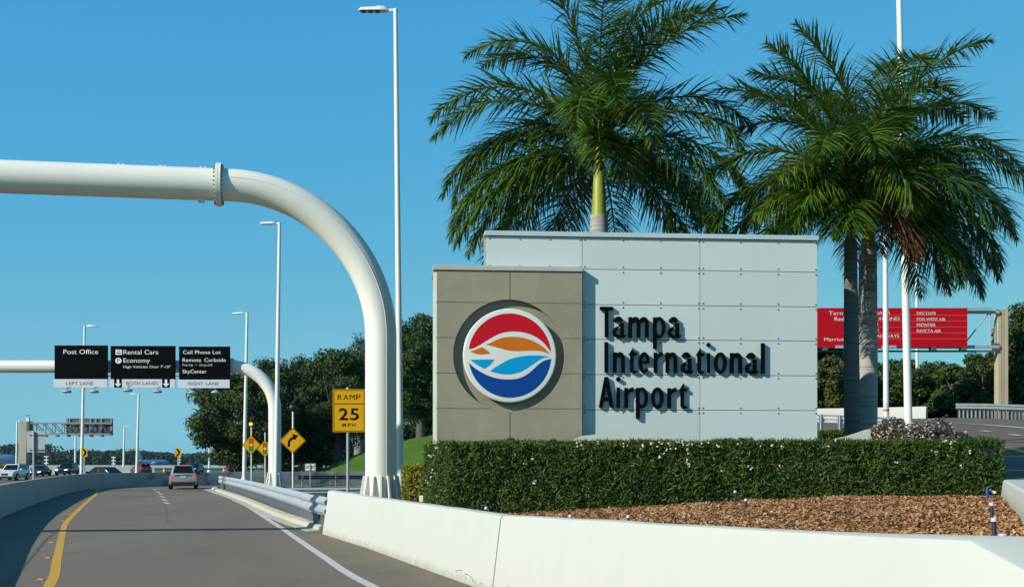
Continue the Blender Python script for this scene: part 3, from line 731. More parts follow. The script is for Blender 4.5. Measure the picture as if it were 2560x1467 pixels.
# ------------------------------------------------------------------ black overhead signs
YS = 70.25
def black_sign(label, x0, x1, y0, ym, y1, lines, lane, lane_x, arrows=(), icons=None):
    X0, X1 = X_(x0,YS), X_(x1,YS); c = ((X0+X1)/2, YS, Z_(y1,YS)); t = thing('overhead_sign', label, 'sign', c, group='black lane signs on the gantry')
    fx = lambda px: X_(px,YS) - c[0]
    fz = lambda py: Z_(py,YS) - c[2]
    MB().box(fx(x0), fx(x1), 0, .12, fz(ym), fz(y0)).build('panel', M['sign_black'], t)
    dk = [(x0 - 1.6, x1 - 1.2)]
    seg = []; cur = x0 - 2.5
    for ax in arrows: seg.append((cur, ax-9.9)); cur = ax + 9.9
    seg.append((cur, x1 - .8))
    st = MB()
    for a, b in seg: st.box(fx(a), fx(b), 0, .11, fz(y1), fz(ym) - .006)
    st.build('lane_strip', M['sign_strip'], t)
    for ax in arrows:
        ob = MB(); ob.box(fx(ax-9.6), fx(ax+9.6), 0, .11, fz(y1), fz(ym)-.006); pn = ob.build('arrow_panel', M['sign_black'], t)
        m = MB(); u = .0234; z0 = fz(y1) + .03; cx_ = fx(ax)
        m.plate([(cx_,z0),(cx_+8.5*u,z0+9*u),(cx_+4.2*u,z0+8.6*u),(cx_+3*u,z0+8.6*u),(cx_+3*u,z0+19*u),(cx_-3*u,z0+19*u),(cx_-3*u,z0+8.6*u),(cx_-4.2*u,z0+8.6*u),(cx_-8.5*u,z0+9*u)], -.008, .006)
        m.build('arrow', M['letter_white'], pn)
    m = MB()
    for s, a, b, yb, cap, bold in lines:
        m = MB(); put_text(m, s, fx(a), fx(b), fz(yb), cap*YS/F, -.010, .006, bold*.6-.013); m.build('lettering', M['letter_white'], t)
    for wd, a, b in lane: m = MB(); put_text(m, wd, fx(a), fx(b), fz(lane_x), 8.4*YS/F, -.010, .006, -.004); m.build('lane_lettering', M['letter_grey'], t)
    if icons: icons(t, fx, fz)
    return t, fx, fz
def rental_icons(t, fx, fz):
    m = MB(); m.plate([(fx(289),fz(886.5)),(fx(304.5),fz(886.5)),(fx(304.5),fz(873.5)),(fx(289),fz(873.5))], -.008, .006); a = m.build('car_icon', M['letter_white'], t)
    m = MB(); m.plate([(fx(291.5),fz(883.5)),(fx(302,),fz(883.5)),(fx(302),fz(880.8)),(fx(291.5),fz(880.8))], -.012, .003)
    m.plate([(fx(293),fz(877.5)),(fx(300.5),fz(877.5)),(fx(299.6),fz(875.3)),(fx(293.9),fz(875.3))], -.012, .003); m.build('car_shape', M['sign_black'], a)
    m = MB(); m.plate([(fx(296)+7.8*YS/F*math.cos(2*PI*i/24), fz(901.3)+7.2*YS/F*math.sin(2*PI*i/24)) for i in range(24)], -.008, .006); a = m.build('parking_icon', M['letter_white'], t)
    m = MB(); put_text(m, 'P', fx(293.2), fx(299.4), fz(905.4), 8.6*YS/F, -.012, .003, .01); m.build('letter', M['sign_black'], a)
black_sign('black sign reading Post Office over a LEFT LANE strip', 136.3, 268.6, 863, 947, 968.2,
    [('Post Office', 158.5, 245.5, 884.6, 11, .018)], [('LEFT',165.3,195),('LANE',200,233)], 962)
black_sign('black sign reading Rental Cars and Economy over a BOTH LANES strip', 276.5, 437.8, 864.3, 947.3, 968.4,
    [('Rental Cars', 308.5, 395.5, 885.4, 11, .018), ('Economy', 308.5, 375, 906, 11, .018), ('High Vehicles Over 7\'-10"', 308.5, 427, 919.6, 6.2, .014)], [('BOTH',315.7,350.3),('LANES',356.8,395.6)], 962, (295, 415), rental_icons)
black_sign('black sign reading Cell Phone Lot and SkyCenter over a RIGHT LANE strip', 447.5, 574.6, 865.8, 948.4, 969.4,
    [('Cell Phone Lot', 457.5, 552, 884.6, 9, .018), ('Remote', 456.5, 502.5, 904, 9, .018), ('Curbside', 511, 564.5, 904, 9, .018), ('Pick-Up', 456.5, 482.5, 914.5, 5, .008), ('+', 488.5, 492.5, 914.5, 4.4, .008), ('Drop-Off', 499, 531, 914.5, 5, .008), ('SkyCenter', 456.5, 516.5, 932.6, 9, .018)], [('RIGHT',471,508),('LANE',515,547)], 962.8)
# hangers behind the signs
for i, (px, side) in enumerate([(180,0),(232,0),(320,0),(395,0),(485,0),(545,0)]):
    MB((X_(687,71),71,0)).box(X_(px,YS)-.05, X_(px,YS)+.05, YS+.125, 70.63, Z_(962,YS), Z_(870,YS)).build('sign_bracket', M['steel_dark'], g2)
MB((X_(687,71),71,0)).box(X_(140,YS), X_(570,YS), YS+.14, YS+.20, Z_(940.5,YS), Z_(938.5,YS)).build('walk_rail', M['steel_dark'], g2)
LP = ['under the left half of the Post Office sign','under the right half of the Post Office sign','under the left half of the Rental Cars sign','under the right half of the Rental Cars sign','under the left half of the Cell Phone Lot sign','under the right half of the Cell Phone Lot sign']
for (px, py), lab in zip([(167.6,978),(236,978),(320,975),(394,978),(480.5,981),(538.5,980)], LP):
    c = P(px, py, 69.6); t = thing('sign_lamp', 'small grey dish lamp hanging ' + lab, 'lamp', c, group='lamps under the lane signs')
    MB().lathe([(.20,-.09),(.27,-.03),(.24,.03),(.10,.10),(.05,.13)], (0,0,0), 16).build('lamp_shade', M['galv'], t, smooth=50)
    MB().tube([(0,0,.12),(0,0,.22),(0,.55,.27)], .025, 6).build('arm', M['steel_dark'], t)

# ------------------------------------------------------------------ street lamps
def street_lamp(label, xb, yb, zb, xt, zt, r0, r1, arm, head='flat', group='white street lamps'):
    """pole from base to top, arm to the side given by its sign"""
    t = thing('street_lamp', label, 'street lamp', (xb, yb, zb), group=group); H = zt - zb; dx = xt - xb
    MB().tube([(0,0,-.1),(dx*.5,0,H*.5),(dx,0,H)], [r0,(r0+r1)/2,r1], 16).build('pole', M['white_pole'], t, smooth=40)
    m = MB(); m.lathe([(r0*2.0,-.05),(r0*2.0,.12),(r0*1.3,.45),(r0*1.02,.6)], (0,0,0), 16).build('base_cover', M['white_pole'], t, smooth=40)
    s = 1 if arm > 0 else -1; L = abs(arm); w = .12 if head == 'flat' else .17
    MB().box(min(dx, dx+s*.3*L), max(dx, dx+s*.3*L), -.035, .035, H-.085, H+.0).build('arm', M['white_pole'], t, bevel=.012)
    a, b = dx + s*.22*L, dx + s*L
    top = [(0,.02),(.1,.065),(.3,.075),(.45,.05),(.9,.03),(1,-.01)]
    m = MB(); rows = []
    for u, h in top:
        x = lerp(a, b, u); ww = w * (1 if .05 < u < .95 else .55)
        rows.append([(x,-ww,H-.06),(x,-ww*.8,H+h-.02),(x,0,H+h),(x,ww*.8,H+h-.02),(x,ww,H-.06)])
    vs = [p for r in rows for p in r]; fs = []
    for i in range(len(rows)-1):
        for k in range(5): fs.append((i*5+k, i*5+(k+1)%5, (i+1)*5+(k+1)%5, (i+1)*5+k))
    fs += [(4,3,2,1,0), tuple((len(rows)-1)*5+k for k in range(5))]
    m.add(vs, fs); hd = m.build('lamp_head', M['white_pole'], t, smooth=40)
    m = MB()
    for k in range(3): xx = lerp(a, b, .35 + .24*k); m.box(xx-.06*L, xx+.06*L, -w*.7, w*.7, H-.085, H-.062)
    m.build('lens', M['steel_dark'], hd)
    return t
Y1, Y2, Y3 = 32.5, 58.7, 94
street_lamp('tallest white street lamp, rising behind the big pipe gantry column', X_(1002,Y1), Y1, .3, X_(989,Y1), Z_(23,Y1), .095, .058, X_(897,Y1)-X_(989,Y1))
street_lamp('white street lamp standing in front of the farther gantry column', X_(689,Y2), Y2, .12, X_(699,Y2), Z_(557,Y2), .125, .075, X_(651,Y2)-X_(699,Y2))
street_lamp('white street lamp beside the traffic signal warning signs, arm to the left', X_(610,Y3), Y3, .1, X_(618,Y3), Z_(782,Y3), .16, .10, X_(582,Y3)-X_(618,Y3))
street_lamp('white street lamp rising behind the Post Office sign', X_(203,98), 98, 0, X_(212,98), Z_(814,98), .15, .085, X_(244,98)-X_(212,98))
street_lamp('white street lamp with a broad head below the Rental Cars sign', X_(341.5,165), 165, 0, X_(347,165), Z_(984,165), .20, .13, X_(326,165)-X_(347,165), 'wide')
street_lamp('short far white lamp halfway between the truss sign and the broad headed lamp', X_(308.5,250), 250, 0, X_(311,250), Z_(1065,250), .24, .16, X_(325,250)-X_(311,250))
street_lamp('far white lamp left of the concrete truss column', X_(41,215), 215, 0, X_(43,215), Z_(1053,215), .22, .15, X_(56,215)-X_(43,215))
street_lamp('far white lamp with its head behind the truss', X_(188,230), 230, 0, X_(189,230), Z_(1072,230), .22, .15, 1.0)
street_lamp('far white lamp going up into the left oak crown', X_(523,228), 228, 0, X_(524,228), Z_(1050,228), .20, .15, -1.0)
# flagpoles and pole behind the right palms
def pole(label, a, b, r0, r1, band=None, name='flagpole'):
    a = Vector(a); t = thing(name, label, 'pole', a); d = Vector(b) - a
    MB().tube([(0,0,-.2), d*.5, d], [r0, (r0+r1)/2, r1], 20).build('shaft', M['white_pole'], t, smooth=40)
    MB().lathe([(r0*2,-.1),(r0*2,.06),(r0*1.2,.14)], (0,0,0), 18).build('collar', M['white_pole'], t, smooth=40)
    if band: q = d * band; MB().lathe([(r0*1.06,-.03),(r0*1.06,.03)], q, 18).build('band', M['orange_plastic'], t)
    MB().lathe([(.01,-.02),(r1*1.5,.05),(r1*1.7,.12),(r1*1.2,.20),(.01,.24)], d, 12).build('finial', M['white_pole'], t, smooth=60)
    return t
pole('white pole with an orange band just right of the palm trunks', (X_(2216,38),38,1.9), P(2212,330,38), .092, .07, (Z_(1025,38)-1.9)/(Z_(330,38)-1.9))
pole('thickest white pole rising out of the flowering bush and above the palms', (X_(2273,40),40,2.1), P(2242,-260,40), .136, .082)
pole('thin white pole standing behind the red sign', (X_(2294,75),75,3.0), P(2290,520,75), .10, .07)

# ------------------------------------------------------------------ road signs
def rounded(w, h, r, n=5):
    out = []
    for cx, cz, a0 in ((w/2-r,h/2-r,0),(-w/2+r,h/2-r,90),(-w/2+r,-h/2+r,180),(w/2-r,-h/2+r,270)):
        for k in range(n+1): a = R(a0 + 90*k/n); out.append((cx + r*math.cos(a), cz + r*math.sin(a)))
    return out
def diamond(hd, r=.05, n=4):
    s = hd*math.sqrt(2); pts = rounded(s, s, r, n); c = math.sqrt(.5)
    return [(c*(x-z), c*(x+z)) for x, z in pts]
def frame_ring(mb, outer, inner, yf, t):
    mb.strip(outer + outer[:1], inner + inner[:1], yf, t)
# RAMP 25 MPH
YR = 34.0; cx_, z0 = X_(872.4,YR), .15; t = thing('speed_sign', 'yellow RAMP 25 MPH sign on a round steel post', 'sign', (X_(869,YR), YR, z0))
ox = cx_ - X_(869,YR); zc = Z_(1026,YR) - z0; S = YR/F; wd, ht = 81*S, 107*S
MB().tube([(0,.06,-.3),(0,.06,zc+ht*.5+.06)], .042, 12).build('post', M['galv'], t, smooth=40)
m = MB(); m.plate([(ox+x, zc+z) for x, z in rounded(wd,ht,3.2*S)], 0, .012); pn = m.build('panel', M['sign_yellow'], t)
m = MB(); frame_ring(m, [(ox+x, zc+z) for x, z in rounded(wd-4.2*S,ht-4.2*S,3*S)], [(ox+x, zc+z) for x, z in rounded(wd-6.8*S,ht-6.8*S,2.5*S)], -.004, .003)
zz = Z_(1008.8,YR)-z0; m.plate([(ox-wd/2+3*S,zz-.9*S),(ox+wd/2-3*S,zz-.9*S),(ox+wd/2-3*S,zz+.9*S),(ox-wd/2+3*S,zz+.9*S)], -.005, .003)
m.build('border', M['letter_black'], pn)
m = MB(); q = lambda px: X_(px,YR) - X_(869,YR); zq = lambda py: Z_(py,YR) - z0
for ch, a, b in (('R',844,855),('A',858.7,870.5),('M',874,886.5),('P',890,901)): put_text(m, ch, q(a), q(b), zq(998.8), 12.8*S, -.005, .003, -.003)
m.build('lettering', M['letter_black'], pn); m = MB()
put_text(m, '2', q(847.5), q(870.2), zq(1048.9), 28*S, -.005, .003, .018); put_text(m, '5', q(875), q(897), zq(1048.9), 28*S, -.005, .003, .014)
m.build('lettering', M['letter_black'], pn); m = MB()
for ch, a, b in (('M',856,864.3),('P',869.8,877),('H',881,888)): put_text(m, ch, q(a), q(b), zq(1065.8), 8.5*S, -.005, .003, .002)
m.build('lettering', M['letter_black'], pn)
m = MB()
for px, py in ((844.5,1026),(865,1026),(879,1026),(899,1026),(844.5,1066.5),(899,1066.5),(846,985),(899,985)): m.lathe([(.011,0),(.011,.006)], (q(px),-.003,zq(py)), 8, 'y')
m.build('rivets', M['galv'], pn)

def warning_sign(label, name, px, py, Y, hd_px, zb, draw, flasher, lit, fpy, cut=0.0, group=None):
    S = Y/F; x = X_(px,Y); t = thing(name, label, 'sign', (x, Y, zb), group=group); zc = Z_(py,Y) - zb; hd = hd_px*S
    zf = Z_(fpy,Y) - zb
    MB().tube([(0,.07,-.2),(0,.07,zf-.02)], .045, 10).build('post', M['white_pole'], t, smooth=40)
    pts = [(x_, zc+z) for x_, z in diamond(hd)]
    m = MB(); m.plate(pts, 0, .012); pn = m.build('panel', M['sign_yellow'], t)
    m = MB(); frame_ring(m, [(x_*.955, zc+z*.955) for x_, z in diamond(hd)], [(x_*.915, zc+z*.915) for x_, z in diamond(hd)], -.004, .003); m.build('border', M['letter_black'], pn)
    draw(pn, zc, hd)
    # beacon with solar panel above
    b = MB(); b.lathe([(.17,-.10),(.17,.06),(.13,.10),(.05,.12)], (0,.02,zf+.17), 18, 'y').build('beacon', M['trim_black'], t, smooth=40)
    le = MB(); le.lathe([(.125,0),(.115,.03),(.07,.055),(.01,.065)], (0,-.095,zf+.17), 16, 'y').build('beacon_lens', M['amber_lit'] if lit else M['lens_dark'], t, smooth=60)
    MB().tube([(0,.07,zf-.1),(0,.07,zf+.36)], .03, 8).build('bracket', M['trim_black'], t)
    sp = MB(); c = Vector((.05,.08,zf+.52)); e1 = Vector((.62,0,.78)).normalized()*.26; e2 = Vector((0,1,0))*.22; nn = Vector((-.78,0,.62))*.015
    sp.hexa([c-e1-e2-nn, c+e1-e2-nn, c+e1+e2-nn, c-e1+e2-nn, c-e1-e2+nn, c+e1-e2+nn, c+e1+e2+nn, c-e1+e2+nn]); sp.build('solar_panel', M['solar'], t)
    return t
def draw_curve(pn, zc, hd):
    u = hd / 182.0; m = MB(); cxp, cyp = 850, 677
    Q = lambda a: (((a[0]-cxp)*u), zc - (a[1]-cyp)*u)
    A_ = [(779,762),(779,735),(780,710),(786,684),(798,660),(816,641),(838,628),(858,622)]
    B_ = [(810,762),(810,735),(811,714),(816,695),(825,680),(838,668),(852,660),(866,655)]
    m.strip([Q(a) for a in A_], [Q(a) for a in B_], -.005, .003)
    m.plate([Q(a) for a in [(858,622),(833,584),(927,601),(878,670),(866,655)]], -.006, .003); m.build('curve_arrow', M['letter_black'], pn)
def draw_signal(pn, zc, hd):
    u = hd / 133.0; m = MB(); m.plate([(-30*u,zc-82*u),(30*u,zc-82*u),(30*u,zc+84*u),(-30*u,zc+84*u)], -.004, .003); h = m.build('signal_head', M['letter_black'], pn)
    for k, mm in ((54,'sig_red'),(2,'sig_yellow'),(-50,'sig_green')):
        m = MB(); m.plate([(25*u*math.cos(2*PI*i/20), zc+k*u+25*u*math.sin(2*PI*i/20)) for i in range(20)], -.008, .003); m.build('signal_disc', M[mm], h)
warning_sign('yellow diamond sign with a black right curve arrow and unlit beacon', 'curve_sign', 731.8, 1100.9, 60, 32.6, .1, draw_curve, 1, False, 1027)
warning_sign('yellow diamond traffic light sign with a lit amber beacon', 'signal_sign', 627.9, 1111.4, 81.8, 23.7, .1, draw_signal, 1, True, 1066, group='traffic light warning signs')
warning_sign('yellow diamond traffic light sign with a dark beacon, partly behind the gantry column', 'signal_sign', 662.5, 1121, 92, 21.3, .1, draw_signal, 1, False, 1079, group='traffic light warning signs')
def chevron(label, px, py, Y, wp, hp):
    S = Y/F; x = X_(px,Y); t = thing('chevron_sign', label, 'sign', (x,Y,0), group='chevron signs along the wall'); zc = Z_(py,Y); w_, h_ = wp*S, hp*S
    MB().tube([(0,.05,-.1),(0,.05,zc)], .05, 8).build('post', M['galv'], t)
    m = MB(); m.plate([(a, zc+b) for a, b in rounded(w_,h_,.03,3)], 0, .015); pn = m.build('panel', M['sign_yellow'], t)
    m = MB(); e = h_*.46
    m.strip([(-w_*.34,zc+e),(w_*.10,zc),(-w_*.34,zc-e)], [(-w_*.02,zc+e),(w_*.42,zc),(-w_*.02,zc-e)], -.005, .003); m.build('chevron', M['letter_black'], pn)
chevron('yellow chevron sign right beside the lamp under the Post Office sign', 210.6, 1130.6, 90, 15.8, 21)
chevron('yellow chevron sign on the wall above the silver car', 444.8, 1130.3, 99.5, 15.4, 20.5)
# sign backs
Y=62.; x=X_(88,Y); t = thing('road_sign', 'bare grey back of a sign on a post in front of the concrete column', 'sign', (x-.08,Y,0)); S=Y/F
MB().tube([(0,.0,-.1),(0,.0,Z_(1078,Y))], .055, 10).build('post', M['galv'], t, smooth=40)
m = MB(); m.box(X_(65.6,Y)-x+.08, X_(111,Y)-x+.08, .07, .085, Z_(1130,Y), Z_(1077,Y)); m.build('panel', M['galv'], t)
for py in (1087, 1124): MB().box(X_(73,Y)-x+.08, X_(108,Y)-x+.08, .03, .069, Z_(py,Y)-.025, Z_(py,Y)+.025).build('bracket', M['steel_dark'], t)
Y=86.; x=X_(775.5,Y); t = thing('road_sign', 'small grey back of a sign on a thin post, right of the curve arrow sign', 'sign', (x,Y,0)); S=Y/F
MB().tube([(0,0,-.1),(0,0,Z_(1160,Y))], .035, 8).build('post', M['galv'], t)
MB().box(-13.6*S, 13.6*S, .05, .065, Z_(1177,Y), Z_(1158,Y)).build('panel', M['galv'], t)
for py in (1162, 1173):
    for sx in (-1, 1): MB().box(sx*6.5*S-4.5*S, sx*6.5*S+4.5*S, .02, .049, Z_(py,Y)-.05, Z_(py,Y)+.05).build('bracket', M['letter_white'], t)

# ------------------------------------------------------------------ red sign and its gantry
YQ = 68.0; SQ = YQ/F
t = thing('sign_gantry', 'concrete column with a steel truss carrying the red sign', 'gantry', (X_(2503,YQ+.5), YQ+.5, 3.3)); o0 = Vector(t.location)
cw = .29; zt = Z_(771,YQ) - o0.z
m = MB(); gw = .05
for a, b in ((-cw,-gw*1.6),(-gw*.4,gw*.8),(gw*1.9,cw)): m.box(a, b, -.28, .28, -.6, zt)
m.box(-cw+.01, cw-.01, -.24, .26, -.6, zt-.02); m.build('column', M['concrete'], t, bevel=.012)
xl, xr = X_(1900,YQ) - o0.x, -cw
def ch(name, py, w_, mm='galv'):
    z = Z_(py,YQ) - o0.z; return MB().box(xl, xr + .04, -.30-w_, -.30+w_, z-w_, z+w_).build(name, M[mm], t)
ch('chord', 779, .085); ch('chord', 866, .085); ch('lamp_rail', 877, .05, 'steel_dark')
z = Z_(771.5,YQ)-o0.z; MB().box(X_(1900,YQ)-o0.x, X_(2478,YQ)-o0.x, -.62, -.52, z-.05, z+.05).build('top_rail', M['galv'], t)
zA, zB = Z_(779,YQ)-o0.z, Z_(866,YQ)-o0.z
for px in (2479, 2380, 2280, 2180, 2080, 1980): x = X_(px,YQ)-o0.x; MB().bar((x,-.3,zB),(x,-.3,zA), .045, 6).build('strut', M['galv'], t)
for px in (2419, 2325, 2225, 2125, 2025): x = X_(px,YQ)-o0.x; MB().bar((x,-.3,zB+.3),(x+1.32,-.3,zA), .04, 6).build('brace', M['galv'], t)
MB().box(-cw-.32, -cw+.02, -.36, -.2, zB-.22, zB+.2).build('clamp', M['steel_dark'], t); MB().box(-cw-.1, -cw+.02, -.36, -.2, zA-.15, zA+.15).build('clamp', M['steel_dark'], t)
for px in (2110, 2225): x = X_(px,YQ)-o0.x; z = Z_(867.5,YQ)-o0.z; MB().box(x-.55, x+.2, -1.0, -.62, z-.10, z+.05).build('lamp_box', M['galv'], t)
for px in (2060, 2180, 2330, 2405): x = X_(px,YQ)-o0.x; z = Z_(872,YQ)-o0.z; MB().box(x-.12, x+.12, -.9, -.30, z-.12, z+.05).build('rail_bracket', M['steel_dark'], t)
c = Vector((X_(2200,YQ), YQ-.25, Z_(866,YQ))); Yq = c.y
t = thing('overhead_sign', 'wide red terminal sign with white airline names', 'sign', c)
fx = lambda px: X_(px,Yq) - c.x
fz = lambda py: Z_(py,Yq) - c.z
zz0, zz1 = fz(868), fz(770)
MB().box(fx(1905), fx(2418.5), 0, .12, zz0, zz1).build('panel', M['sign_red'], t)
m = MB()
for k in range(1, 6):
    z = fz(773.5) + (fz(867)-fz(773.5)) * k/6.35; m.box(fx(2188), fx(2418), -.02, -.002, z-.03, z+.03)
m.build('divider_trim', M['sign_red_trim'], t)
m = MB()
def W_(s, a, b, yb, cap, bold=.012): m = MB(); put_text(m, s, fx(a), fx(b), fz(yb), cap*SQ, -.012, .006, bold*.5-.014); m.build('lettering', M['letter_white'], t)
W_('Terminal', 2072, 2136, 787.6, 9.6); W_('Red', 2086.5, 2110, 801.8, 9.6, .022); W_('Marriott Hotel', 2060.5, 2157, 852.3, 8.6, .014)
W_('AIR CANADA', 2143, 2225.5, 785.8, 7.8); W_('ALASKA AIRLINES', 2143, 2249.5, 800.4, 7.8); W_('AVELO', 2143, 2195, 814.5, 7.8); W_('BREEZE', 2143, 2197, 828.9, 7.8); W_('BRITISH AIRWAYS', 2143, 2247.7, 843.7, 7.8)
W_('DISCOVER', 2292, 2340, 787.5, 7.8); W_('EDELWEISS AIR', 2292, 2363.5, 802.2, 7.8); W_('FRONTIER', 2292, 2339, 816.2, 7.8); W_('INVICTA AIR', 2292, 2352, 831, 7.8)

# ------------------------------------------------------------------ truss sign seen from behind, far left
Y = 150.; S = Y/F; o0 = Vector((X_(60,Y), Y, 0))
t = thing('truss_gantry', 'grey steel truss on a pale concrete column, seen from behind', 'gantry', o0)
fx = lambda px: X_(px,Y) - o0.x
m = MB(); zt = Z_(1053,Y)
m.hexa([(fx(48.5),-.5,-.1),(fx(68.5),-.5,-.1),(fx(68.5),.5,-.1),(fx(48.5),.5,-.1),(fx(51.5),-.5,zt),(fx(71.5),-.5,zt),(fx(71.5),.5,zt),(fx(51.5),.5,zt)]); m.build('column', M['concrete_pale'], t, bevel=.03)
for yy in (-.45, .45):
    for py in (1057.5, 1084.5): MB().box(fx(71), fx(276), yy-.09, yy+.09, Z_(py,Y)-.09, Z_(py,Y)+.09).build('chord', M['rail_blue'], t)
    for k in range(8):
        a = 88 + 23.3*k; MB().bar((fx(a),yy,Z_(1058,Y)),(fx(a+22),yy,Z_(1084,Y)), .05, 6).build('brace', M['steel_dark'], t)
        MB().bar((fx(a),yy,Z_(1058,Y)),(fx(a),yy,Z_(1084,Y)), .05, 6).build('strut', M['rail_blue'], t)
MB().box(fx(71), fx(78), -.6, .6, Z_(1076,Y), Z_(1053,Y)).build('clamp', M['steel_dark'], t)
MB().box(fx(67), fx(73.5), -.2, .2, zt, zt+.5).build('camera_base', M['white_metal'], t)
m = MB(); m.bar((fx(70),0,zt+.5),(fx(70),0,zt+.85),.04,6); m.box(fx(66),fx(74),-.1,.1,zt+.7,zt+.78); m.build('camera', M['steel_dark'], t)
for px in (112,140,168,197,225,252): MB().box(fx(px-2.5), fx(px+2.5), .2, .9, Z_(1091,Y), Z_(1087,Y)).build('lamp_box', M['steel_dark'], t)
t = thing('overhead_sign', 'dark ribbed back of a highway sign fixed to the truss', 'sign', (X_(219,Y), Y+.75, Z_(1090,Y)))
fx = lambda px: X_(px,Y) - X_(219,Y)
fz = lambda py: Z_(py,Y) - Z_(1090,Y)
MB().box(fx(161), fx(277), 0, .1, fz(1087), fz(1044.5)).build('panel', M['steel_dark'], t)
for a in (161,167,193,220,233,247,272): MB().box(fx(a), fx(a+4), -.14, -.004, fz(1087), fz(1045)).build('rib', M['rail_blue'], t)
MB().box(fx(161), fx(277), -.10, -.004, fz(1046.3), fz(1044.5)).build('edge_rail', M['rail_blue'], t)

# ------------------------------------------------------------------ monument
TH = math.atan(.082); MO = Vector((X_(1455,24.1), 24.1, .9)); cT, sT = math.cos(TH), math.sin(TH)
mon = thing('monument_sign', 'big airport name monument with a grey panelled wall and a stone block', 'monument', MO, TH)
def ML(px, py, c=0.0):
    """photo point to monument-local x,z on the plane y=c"""
    dx = (px - CX)/F; t = (c - MO.x*sT + MO.y*cT) / (-dx*sT + cT)
    u = (dx*t - MO.x)*cT + (t - MO.y)*sT
    return u, Z_(py, t) - MO.z
YB = -.16
# grey wall
u0 = ML(1216,600)[0]; u1 = ML(1455.8,600)[0]; u2 = ML(1750.4,600)[0]; u3 = ML(2044,600)[0]
rows = [ML(1455.8,y)[1] for y in (593.2,672.7,761,847.7,935.8,1024)]; rows.append(rows[-1]-.70)
MB().box(u0+.02, u3-.02, .05, 1.25, 0, rows[0]-.03).build('core_wall', M['panel_back'], mon)
gp = .011; bolt_me = None
bx = {0:[(0,.022),(1,.345),(2,.67),(3,.983)]}
def panel(a, b, z0, z1, cols, last):
    m = MB(); m.box(a+gp*.5, b-gp*.5, 0, .044, z0+gp*.5, z1-gp*.5); pn = m.build('cladding_panel', M['panel_grey'], mon, bevel=.004)
    global bolt_me
    for cxx in cols:
        for zz in (z0 + .052, z1 - .052):
            if bolt_me is None:
                o = MB().lathe([(.017,-.001),(.017,.006),(.009,.016),(.003,.018)], (0,0,0), 8, 'y').build('bolt', M['bolt'], pn, smooth=50); bolt_me = o.data
            else: o = link('bolt', bolt_me, None, pn)
            o.location = (cxx, 0, zz)
for i in range(6):
    z1, z0 = rows[i], rows[i+1]
    if i == 0: panel(u0, u1, z0, z1, [ML(p,0)[0] for p in (1224,1299,1374.5,1450)], 0)
    panel(u1, u2, z0, z1, [ML(p,0)[0] for p in (1461,1557,1651,1746)], 0)
    panel(u2, u3, z0, z1, [ML(p,0)[0] for p in (1757,1850.5,1945,2039)], 0)
m = MB(); ct = ML(1455.8,581)[1]; cb = rows[0] + .004
m.hexa([(u0-.055,-.05,cb),(u3+.01,-.05,cb),(u3+.01,1.3,cb),(u0-.055,1.3,cb),(u0-.03,-.05,ct),(u3+.01,-.05,ct),(u3+.01,1.3,ct),(u0-.03,1.3,ct)]); m.build('coping', M['panel_cap'], mon, bevel=.006)
m = MB()
for k in range(24): zz = rows[0]-.06 - k*.032; m.box(u0-.05, u0-.004, .03, .09, zz-.011, zz+.011)
m.build('side_louvre', M['panel_cap'], mon)
# stone block with a round recess
s0 = ML(1092.5,900,YB)[0]; s1 = ML(1455.3,900,YB)[0]; zt = ML(1455,679.5,YB)[1]; zb_ = 0.0
ec = ML(1272.5,888,YB); er = 138.5*24.0/F; N = 96
def ray_rect(a):
    c_, s_ = math.cos(a), math.sin(a); ts = []
    if c_ > 1e-9: ts.append((s1-ec[0])/c_)
    if c_ < -1e-9: ts.append((s0-ec[0])/c_)
    if s_ > 1e-9: ts.append((zt-ec[1])/s_)
    if s_ < -1e-9: ts.append((zb_-ec[1])/s_)
    tt = min(ts); return (ec[0]+c_*tt, ec[1]+s_*tt)
angs = sorted([2*PI*i/N for i in range(N)] + [math.atan2(z-ec[1], x-ec[0]) % (2*PI) for x in (s0,s1) for z in (zb_,zt)])
n = len(angs); DP = .105
ci = [(ec[0]+er*math.cos(a), ec[1]+er*math.sin(a)) for a in angs]; ro = [ray_rect(a) for a in angs]
vs = [(x,YB,z) for x, z in ci] + [(x,YB,z) for x, z in ro] + [(x,YB+DP,z) for x, z in ci] + [(x,-.004 if x > s1-.001 else 1.2,z) for x, z in ro]
fs = []
for i in range(n):
    j = (i+1) % n; fs += [(i,j,n+j,n+i), (i,2*n+i,2*n+j,j), (n+i,n+j,3*n+j,3*n+i)]
fs.append(tuple(2*n+i for i in range(n)))
m = MB(); m.add(vs, fs); blk = m.build('stone_block', M['stone'], mon)
me = blk.data
for p in me.polygons: p.use_smooth = False
# light corner trim on the left edge, turned 45 degrees
e0 = ML(1083.5,900,YB)[0]
m = MB(); m.hexa([(e0,.09-.03,zb_),(s0-.002,YB+.003,zb_),(s0-.002,.5,zb_),(e0,.5,zb_),(e0,.06,zt),(s0-.002,YB+.003,zt),(s0-.002,.5,zt),(e0,.5,zt)]); m.build('corner_trim', M['stone_light'], mon)
ctz = ML(1455,667.5,YB)[1]
m = MB(); m.hexa([(e0-.01,YB-.03,zt+.002),(s1+.012,YB-.03,zt+.002),(s1+.012,-.006,zt+.002),(e0-.01,-.006,zt+.002),(e0-.01,YB-.03,ctz),(s1+.012,YB-.03,ctz),(s1+.012,-.006,ctz),(e0-.01,-.006,ctz)]); m.build('coping', M['stone_cap'], mon, bevel=.006)
MB().box(e0-.01, u0-.06, .0, 1.2, zt+.002, ctz-.003).build('coping', M['stone_cap'], mon)
jw = .006
def joint(x0, x1, y0, z0, z1): MB().box(x0, x1, y0, YB+.01, z0, z1).build('joint', M['joint'], mon)
